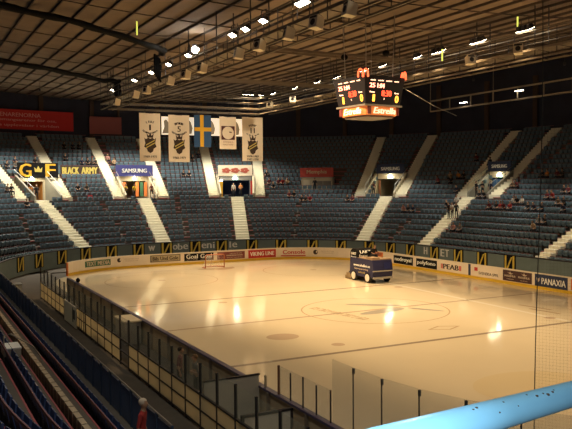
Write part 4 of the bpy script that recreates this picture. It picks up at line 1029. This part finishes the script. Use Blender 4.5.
CL = [  # (where, [(row, w, jacket)...] left to right)
    ('high above the BLACK ARMY banner below the rear wall', [(21, 108.7, 'black'), (21, 107.1, 'navy'), (21, 106.0, 'black')]),
    ('alone by the upper stairs right of the GF banner', [(18, 110.1, 'black')]),
    ('at the left edge above the GF banner', [(16, 123.4, 'black'), (16, 121.9, 'grey'), (17, 120.8, 'navy'), (16, 119.6, 'maroon'), (17, 116.9, 'black')]),
    ('just above the BLACK ARMY banner', [(17, 107.3, 'navy'), (17, 106.1, 'black'), (17, 105.2, 'grey'), (17, 104.6, 'black')]),
    ('below the BLACK ARMY banner', [(11, 112.3, 'black'), (11, 110.4, 'grey')]),
    ('above and left of the violet SAMSUNG sign', [(18, 101.6, 'pink'), (17, 100.7, 'tan')]),
    ('at the left edge level with the GF entrance', [(11, 129.2, 'grey'), (11, 127.9, 'black')]),
    ('alone below the GF entrance', [(8, 128.4, 'black')]),
    ('alone below the right corner of the violet SAMSUNG sign', [(9, 92.6, 'white')]),
    ('between the violet SAMSUNG sign and the flag', [(14, 82.0, 'black'), (14, 80.7, 'black')]),
    ('below the blue and yellow flag', [(18, 78.8, 'black'), (19, 77.4, 'navy')]),
    ('right of the middle entrance and its stairs', [(14, 62.9, 'black'), (12, 62.2, 'maroon'), (11, 61.2, 'black'), (12, 60.0, 'maroon'), (12, 58.9, 'red'), (12, 57.9, 'tan')]),
    ('below and left of the red Memphis sign', [(9, 56.9, 'maroon'), (9, 55.8, 'black')]),
    ('below the red Memphis sign', [(8, 53.5, 'black'), (8, 52.4, 'black'), (8, 51.3, 'red')]),
    ('between the Memphis sign and the centre-right stairs', [(8, 41.2, 'black'), (8, 39.9, 'maroon')]),
    ('in the rows right of the centre-right entrance', [(6, 23.5, 'pink'), (6, 22.2, 'black'), (6, 20.8, 'navy')]),
    ('in the rows left of the right SAMSUNG entrance', [(12, 21.0, 'maroon'), (13, 19.2, 'tan'), (12, 17.9, 'black'), (13, 17.0, 'orange'), (13, 15.9, 'black')]),
    ('beside the stairs left of the right SAMSUNG entrance', [(10, 14.0, 'navy')]),
    ('halfway up, left of the right lower stairs', [(7, 11.9, 'black'), (8, 10.9, 'white')]),
    ('directly below the right SAMSUNG entrance', [(9, 6.0, 'black'), (9, 4.4, 'black')]),
    ('low down beside the right lower stairs', [(3, 1.2, 'pink'), (3, -1.6, 'grey')]),
    ('in the dark red group right of the right entrance', [(7, -2.2, 'maroon'), (7, -4.8, 'black'), (7, -6.6, 'red'), (7, -8.3, 'maroon'), (7, -10.8, 'red')]),
    ('in the row just behind the dark red group', [(8, -9.2, 'white'), (8, -10.9, 'black'), (8, -12.9, 'white')]),
    ('right of the dark red group in the same row', [(7, -18.2, 'black'), (7, -20.9, 'navy'), (7, -23.7, 'black')]),
    ('beside the stairs right of the right SAMSUNG sign', [(11, .2, 'brown'), (11, -1.8, 'maroon')]),
    ('high in the right stand', [(13, -6.5, 'black'), (13, -8.6, 'orange'), (13, -13.1, 'maroon'), (13, -14.8, 'black')]),
    ('near the right edge in the middle rows', [(9, -20.1, 'maroon'), (9, -22.4, 'red'), (8, -26.9, 'brown'), (8, -29.1, 'black'), (7, -32.0, 'navy')]),
    ('at the right edge, upper row', [(10, -23.6, 'black'), (10, -25.2, 'maroon')]),
    ('lower right with open seats around', [(4, -29.4, 'tan'), (5, -28.3, 'grey'), (5, -30.5, 'black')]),
    ('in the dark upper right rows beside the stairs', [(17, 16.9, 'maroon'), (16, 13.0, 'black')]),
]
def ordl(k, n):
    if n == 1: return ''
    if n == 2: return ('left one of two, ', 'right one of two, ')[k]
    return ('leftmost of %s, ' % {3: 'three', 4: 'four', 5: 'five', 6: 'six'}[n] if k == 0 else 'rightmost, ' if k == n-1 else words[k]+' from left, ')
gi = 0
for where, L in CL:
    for k, (i, w, jk) in enumerate(L):
        gi += 1; pose = 'sit' if gi % 3 else 'sit_lean'
        t = trow(i)+.44
        person(bp(w, t, zrow(i)), bface(w, 0)+random.uniform(-.25, .25), pose, jk, '%s, %s%s' % (jk+' seated person', ordl(k, len(L)), where), 'seated spectators', hair=M_BHAIR if gi % 4 == 0 else None)
def zs(t): return Z0+DZ/DT*(t-T0)+DZ*.45+.06
STD = [(9.9+.9, 101.2, ZF, 'yellow', 'yellow-vested steward under the violet SAMSUNG sign, left one'), (10.8, 98.6, ZF, 'yellow', 'yellow-vested steward under the violet SAMSUNG sign, right one'),
       (11.4, 91.3, ZF, 'maroon', 'standing person in dark red at the right side of the violet SAMSUNG entrance'),
       (12.6, 70.7, ZF, 'white', 'standing person in white top in the middle entrance'), (12.8, 69.0, ZF, 'orange', 'standing person in orange top in the middle entrance'),
       (10.6, 9.2, ZF, 'black', 'standing person in black, left of three at the right SAMSUNG entrance'), (10.7, 7.7, ZF, 'black', 'standing person in black, middle of three at the right SAMSUNG entrance'), (10.7, 5.6, ZF, 'navy', 'standing person in navy, right of three at the right SAMSUNG entrance'),
       (11.2, 123.4, ZF, 'orange', 'standing person in orange jacket under the gold letter G'), (12.4, 120.6, ZF, 'black', 'standing person in black jacket under the crown of the GF banner'),
       (11.6, 36.7, ZF, 'maroon', 'standing person in dark red in the centre-right entrance'),
       (5.32, 7.4, None, 'black', 'standing person in black on the right lower stairs, left one'), (5.3, 6.2, None, 'white', 'standing person in white on the right lower stairs, middle one'), (5.35, 4.9, None, 'black', 'standing person in black by the right lower stairs, right one')]
for k, (t, w, z, jk, lab) in enumerate(STD):
    if z is None: z = zs(t)+.0 if k < 13 else zs(t)
    person(bp(w, t, z), bface(w, 0)+random.uniform(-.5, .5), 'stand' if k % 2 else 'stand_cross', jk, lab, 'standing people in the stands')
person(bp(51.0, trow(11)+.5, zrow(11)), bface(51, 0), 'stand', 'black', 'standing person in black in front of the commentary booth', 'standing people in the stands')
tag(MB().hexa([bp(110.8, 9.9, 6.2), bp(109.7, 9.9, 6.2), bp(109.7, 10.3, 6.2), bp(110.8, 10.3, 6.2), bp(110.7, 9.95, 6.55), bp(109.8, 9.95, 6.55), bp(109.8, 10.25, 6.55), bp(110.7, 10.25, 6.55)]).build('sports_bag', M_RED), 'red bag on the step below the BLACK ARMY banner', 'bag')

# ------------------------------------------------------------------ ice resurfacer
z = empty('ice_resurfacer', (7.35, 11.2, 0), 0, 'dark navy ice resurfacing machine with white wheels driving on the ice', 'vehicle')
# local: x -1.05..1.05, rear +y, front -y
m = MB()
prof = [(-1.6, .42), (-1.72, .95), (-1.66, 1.35), (-1.55, 1.78), (-.1, 1.82), (1.55, 1.82), (1.62, .62), (1.55, .42)]
vs = [(-1.03, y, zz) for y, zz in prof]+[(.78, y, zz) for y, zz in prof]; n = len(prof)
m.add(vs, [tuple(range(n))[::-1], tuple(range(n, 2*n))]+[(i, (i+1) % n, n+(i+1) % n, n+i) for i in range(n)])
m.build('body', M_ZAM, z)
MB().box(-1.06, .81, -1.78, -1.66, .92, 1.0).box(-1.0, .75, -1.74, -1.58, .36, .5).build('bumper', M_GREYP, z)
MB().box(-.98, .73, -1.50, .7, 1.76, 1.86).box(-.95, -.25, -1.45, -.6, 1.86, 1.98).build('top_tray', mat('tan_snow_tray', (.34, .24, .15), .7), z)
o = MB(); o.add([(.0, -1.72, 1.1), (.6, -1.72, 1.1), (.6, -1.62, 1.6), (.0, -1.62, 1.6)], [(0, 1, 2, 3)]); o = o.build('front_emblem', mat('bright_navy', (.025, .03, .12), .3), z)
for (y, nm) in ((-.95, 'f'), (1.0, 'r')):
    for sx, xo in ((-1, 0), (1, -.25)):
        w = MB().cyl((xo+sx*.90, y, .40), (xo+sx*1.08, y, .40), .40, 20).build('wheel', M_TYRE, z)
        MB().cyl((xo+sx*1.08, y, .40), (xo+sx*1.10, y, .40), .29, 16).cyl((xo+sx*1.10, y, .40), (xo+sx*1.12, y, .40), .08, 10).build('hub', M_HUB, w)
MB().box(-.9, .7, 1.6, 2.35, .06, .5).box(-1.0, .8, 2.25, 2.4, .02, .3).build('conditioner', mat('tan_conditioner', (.30, .22, .12), .6), z)
MB().bar((-.8, 1.5, .9), (-.8, 2.1, .5), .08).bar((.6, 1.5, .9), (.6, 2.1, .5), .08).build('lift_arm', M_DARK, z)
ZW = Matrix.LocRotScale(z.location, None, None)
fz = lambda dy, dz_: (lambda x, zz, d: ZW @ Vector((-1.035-d*.5, dy-x, zz+dz_)))
text('www.ishallen.se', fz(-.1, 1.28), 2.3, .20, M_WHITE, z, bold=.012); text('Ispreparering', fz(-.05, .98), 1.9, .16, M_PALE, z, bold=.006); text('ishall', fz(-.1, .74), .9, .14, M_GOLDINK, z)
# rear hopper cover: a big rounded drum with white writing
m = MB(); m.tube([(-.98, 1.1, 1.98), (.5, 1.1, 1.98)], .56, 18); o = m.build('water_drum', M_BLK, z, smooth=False)
t_ = MB(); f3 = lambda dz_: (lambda x, zz, d: ZW @ Vector((-.2+x, 1.1-.565*math.cos((zz+dz_)/.565)-.001-d*.4, 1.98+.565*math.sin((zz+dz_)/.565))))
text('LAKT', f3(.30), 1.0, .26, M_WHITE, z, bold=.02); text('Ispris', f3(-.05), 1.2, .26, M_WHITE, z, bold=.02)
f4 = lambda dz_: (lambda x, zz, d: ZW @ Vector((-.985-d*.4, 1.1-x, 1.98+zz+dz_)))
text('LAKT', f4(.15), .7, .2, M_WHITE, z, bold=.015); text('Ispris', f4(-.15), .75, .2, M_WHITE, z, bold=.015)
MB().box(-.1, .5, .0, .4, 1.86, 2.0).box(-.1, .5, .4, .5, 1.86, 2.3).build('driver_seat', M_BLK, z)
MB().tube([(.2, -.55, 1.8), (.2, -.4, 2.2)], .03, 6).tube([(.2+.18*math.cos(t), -.4+.09*math.sin(t), 2.2+.14*math.sin(t)) for t in [2*PI*k/12 for k in range(13)]], .018, 6).build('steering_wheel', M_DARK, z)
person((7.35+.2, 11.2+.2, 1.52), 0, 'sit_lean', 'black', 'person in black driving the ice resurfacing machine', None)

# ------------------------------------------------------------------ near side: barrier, benches, partition, fence
XB = -17.15
bar_ = empty('bench_barrier', (XB, -4, 0), 0, 'long cream-panelled steel barrier with dark posts behind the players benches', 'barrier')
y0, y1 = -22.5, 15.0; n = 27
for k in range(n):
    a, b = y0+(y1-y0)*k/n, y0+(y1-y0)*(k+1)/n
    if -7.6 < a < -5.9: continue
    if k % 1 == 0: MB().box(XB-.02, XB+.02, a+.05, b-.05, .12, 1.08).build('lower_panel', M_FROST, bar_, world=True)
for k in range(n+1):
    y = y0+(y1-y0)*k/n; MB().box(XB-.035, XB+.035, y-.035, y+.035, 0, 2.12 if y < 15.2 else 1.13).build('post', M_DARK, bar_, world=True)
for k in range(3): y = 2.0-k*.55; MB().box(XB-.045, XB-.01, y-.03, y+.03, 0, 1.12).build('post', M_DARK, bar_, world=True)
MB().box(XB-.04, XB+.04, y0, y1, 1.10, 1.16).box(XB-.035, XB+.035, y0, y1, .60, .65).box(XB-.035, XB+.035, y0, y1, .08, .14).build('rails', M_DARK, bar_, world=True)
for k in range(n):
    a = y0+(y1-y0)*k/n; MB().box(XB-.006, XB+.006, a+.05, a+1.34, 1.17, 2.10).build('glass_pane', M_GLASS, bar_, world=True)
# white gate sheet on the barrier
g = empty('white_gate', (XB-.12, 4.3, 0), 0, 'pale white sheet gate leaning on the barrier at the left', 'gate')
MB().box(-.03, .02, -1.6, 1.7, .05, 1.2).build('sheet', mat('dull_white_sheet', (.62, .58, .50), .6), g)
MB().box(-.05, -.03, -1.3, -.9, .5, 1.0).box(-.05, -.03, -.8, -.7, .3, 1.1).build('handle_plate', M_DARK, g)
# partition across the bench area
g = empty('bench_partition', (-16.1, -18.7, 0), 0, 'pale panelled partition between two bench areas near the low glass', 'partition')
MB().box(-1.0, .50, -.03, .03, .1, 1.25).build('panel', mat('pale_partition', (.80, .74, .62), .6), g)
MB().box(-1.05, .55, -.05, .05, 1.25, 1.32).box(-1.0, .50, -.05, .05, .62, .68).box(-1.05, -.97, -.05, .05, 0, 1.3).box(.47, .55, -.05, .05, 0, 1.3).box(-.1, -.03, -.05, .05, .1, .65).build('frame', M_DARK, g)
g = empty('bench_partition', (-16.1, -15.6, 0), 0, 'grey translucent partition left of the pale panelled one', 'partition')
MB().box(-.95, .95, -.02, .02, .1, 1.5).build('panel', mat('grey_translucent_panel', (.62, .60, .52), .5), g); MB().box(-.98, .98, -.04, .04, 1.5, 1.55).build('frame', M_DARK, g)
# players benches
for k, (a, b, lab) in enumerate(((-14.8, -6.5, 'nearer'), (-2.5, 10, 'farther'))):
    g = empty('players_bench', (-16.5, (a+b)/2, 0), 0, 'long grey players bench behind the near boards, %s one' % lab, 'bench')
    h = (b-a)/2
    MB().box(-.2, .2, -h, h, .42, .48).build('seat', mat('blue_grey_bench', (.12, .15, .2), .5), g)
    m = MB()
    for q in range(7): m.box(-.15, .15, -h+.3+q*(2*h-.6)/6-.03, -h+.3+q*(2*h-.6)/6+.03, 0, .42)
    m.build('legs', M_DARK, g)
# official's table box and clutter
g = empty('timekeeper_table', (-15.6, -1.4, 0), 0, 'pale topped grey cabinet between barrier and near boards', 'cabinet')
MB().box(-.4, .4, -.9, .9, 0, 1.08).build('cabinet', M_GREYP, g); MB().box(-.45, .42, -.95, .95, 1.08, 1.15).build('top', mat('bright_cream_top', (.75, .66, .48), .5), g)
o = MB().ball((-15.8, -14.3, .6), .32, .4, .16).ball((-15.9, -14.0, .66), .2, .22, .12).build('green_bag', mat('bright_green_cloth', (.04, .30, .08), .8), smooth=True); tag(o, 'crumpled green bag on the bench near the partition', 'bag')
MB_ = MB().box(-16.05, -15.55, -14.7, -13.7, 0, .46); tag(MB_.build('equipment_crate', M_DARK), 'low dark crate under the green bag', 'crate')
o = MB().bar((-15.05, -15.9, 1.16), (-15.05, -15.9, 1.45), .06).ball((-15.05, -15.9, 1.5), .05, .05, .06); tag(o.build('water_bottle', mat('pale_bottle', (.5, .42, .28), .5)), 'small upright bottle on the near board rail', 'bottle')
o = MB().ball((-14.98, 13.4, 1.3), .14, .14, .16).bar((-14.98, 13.4, 1.16), (-14.98, 13.5, 1.45), .09); tag(o.build('glove', M_BLK), 'black glove on the near board rail at the far left', 'glove')
person((-16.45, -11.5, 0), R(60), 'stand', 'maroon', 'person in dark clothes standing at the players bench behind the near boards', None, hair=M_HAIR)
person((-16.3, -12.9, 0), R(-90), 'stand_cross', 'grey', 'person in grey top beside the dark-clothed one at the players bench', None, hair=M_BHAIR)
person((-20.36, -20.05, .85), R(60), 'stand', 'red', 'person in red top standing inside the blue fence, bottom left', None, hair=mat('pale_cap', (.6, .5, .4), .8))
g = empty('step_block', (-22.4, -12.6, 2.42), 0, 'small white block at the left edge beside the hoop handrail', 'block')
MB().box(-.25, .25, -.45, .45, 0, .22).build('body', mat('dull_white_sheet', (.62, .58, .50), .6), g); MB().box(-.27, .27, -.47, .47, .22, .26).build('cap', M_WHITE, g)
# blue fence of the near stand (inner side of the front wall)
fe = empty('stand_fence', bp(300, .1, Z0), 0, 'dark blue panelled fence with steel top rail in front of the near stand', 'fence')
ws = frange(196, 318, 3.9)
for a, b in zip(ws[:-1], ws[1:]):
    path_wall(bp, [a+.25, (a+b)/2, b-.25], Z0+.03, Z0+.98, .06, .10).build('fence_panel', M_FENCE, fe, world=True)
for a in ws: MB().bar(bp(a, .1, Z0), bp(a, .1, Z0+1.08), .06).build('post', mat('blue_post', (.04, .07, .14), .5), fe, world=True)
MB().tube([bp(a, .1, Z0+1.08) for a in frange(196, 318, 3.9)], .025, 6).build('top_rail', M_STEEL, fe, world=True)
g = empty('white_gate_post', bp(203, -.85, 0), 0, 'small white box at the bend of the near fence, far left', 'box')
MB().box(-.4, .4, -.5, .5, 0, 1.0).build('body', mat('dull_white_sheet', (.62, .58, .50), .6), g); MB().box(-.44, .44, -.54, .54, 1.0, 1.06).build('lid', M_GREYP, g)
# handrail loop on the short near stair
g = empty('stair_handrail', bp(293.2, 2.4, zrow(2)), 0, 'steel hoop handrail on the short stair of the near stand', 'handrail')
P0 = bp(293.2, 1.9, zrow(1)+.1); P1 = bp(293.2, 3.0, zrow(2)+.3)
MB().tube([P0, P0+Vector((0, 0, .75)), P0.lerp(P1, .2)+Vector((0, 0, .95)), P0.lerp(P1, .8)+Vector((0, 0, .98)), P1+Vector((0, 0, .8)), P1], .025, 8).build('hoop', M_STEEL, g, world=True)
# low pale slatted ledge standing in for the second row of seat backs
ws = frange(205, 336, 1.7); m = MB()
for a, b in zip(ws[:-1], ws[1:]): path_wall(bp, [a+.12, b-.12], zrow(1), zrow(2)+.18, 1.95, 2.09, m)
tag(m.build('trim_3', mat('pale_slats', (.42, .34, .24), .8, noise=.25, nscale=3)), kind='structure')

# ------------------------------------------------------------------ foreground handrail
P1 = Vector((-24.0413, -36.1230, 7.2923)); P2 = Vector((-24.3701, -36.2625, 7.3399))
d = (P1-P2).normalized()
g = empty('entrance_handrail', (-24.6, -36.3, 6.15), 0, 'light blue painted steel handrail crossing the bottom right foreground', 'handrail')
MB().tube([P2-d*.5, P2, P1, P1+d*1.6], .026, 24).build('rail_tube', M_BLUE, g, world=True, smooth=True)
m = MB(); e = P2-d*.48; m.tube([e, Vector((e.x, e.y, 6.0))], .022, 10); e = P1+d*1.5; m.tube([e, Vector((e.x, e.y, 5.2))], .022, 10); m.build('rail_post', M_BLUE, g, world=True, smooth=True)
for t, a, r in ((.12, 30, .005), (.155, 34, .0035), (.17, 24, .006), (.20, 30, .0045), (.215, 38, .003), (-.02, 40, .003), (-.12, 44, .004), (-.135, 40, .003), (.02, 10, .0025), (-.06, 5, .003), (.09, 48, .003)):
    c = P2+d*t; nc = CAM-c; nc = (nc-d*nc.dot(d)).normalized(); uu = Vector((0, 0, 1)); uu = (uu-d*uu.dot(d)-nc*uu.dot(nc)).normalized()
    c = c+(nc*math.cos(R(a))+uu*math.sin(R(a)))*.0255
    MB().ball(c, r, r*.7, r*.45, 6, 4).build('paint_chip', M_INK, g, world=True)

# ------------------------------------------------------------------ camera, flash, world
cam = bpy.data.cameras.new('camera'); cam.sensor_width = 36; cam.lens = 737.6098/572*36; cam.clip_end = 400
co = bpy.data.objects.new('camera', cam); COL.objects.link(co)
yaw, pitch, roll = .477147926, -.042207777, -.00827614507
fwd = Vector((math.sin(yaw)*math.cos(pitch), math.cos(yaw)*math.cos(pitch), math.sin(pitch))); r = Vector((math.cos(yaw), -math.sin(yaw), 0)); u = r.cross(fwd)
r2 = r*math.cos(roll)+u*math.sin(roll); u2 = -r*math.sin(roll)+u*math.cos(roll)
co.matrix_world = Matrix(((r2.x, u2.x, -fwd.x, -25.2635800), (r2.y, u2.y, -fwd.y, -37.1987486), (r2.z, u2.z, -fwd.z, 7.73494626), (0, 0, 0, 1)))
S.camera = co
l = bpy.data.lights.new('camera_flash', 'POINT'); l.energy = 125; l.shadow_soft_size = .02; l.color = (.9, .96, 1)
lo = bpy.data.objects.new('camera_flash', l); COL.objects.link(lo); lo.location = (-25.263, -37.26, 7.83)
w = bpy.data.worlds.new('world'); S.world = w; w.use_nodes = True
w.node_tree.nodes['Background'].inputs[0].default_value = (.55, .6, .8, 1); w.node_tree.nodes['Background'].inputs[1].default_value = .05
S.view_settings.view_transform = 'Standard'; S.view_settings.look = 'None'; S.view_settings.gamma = 1; S.view_settings.exposure = 0
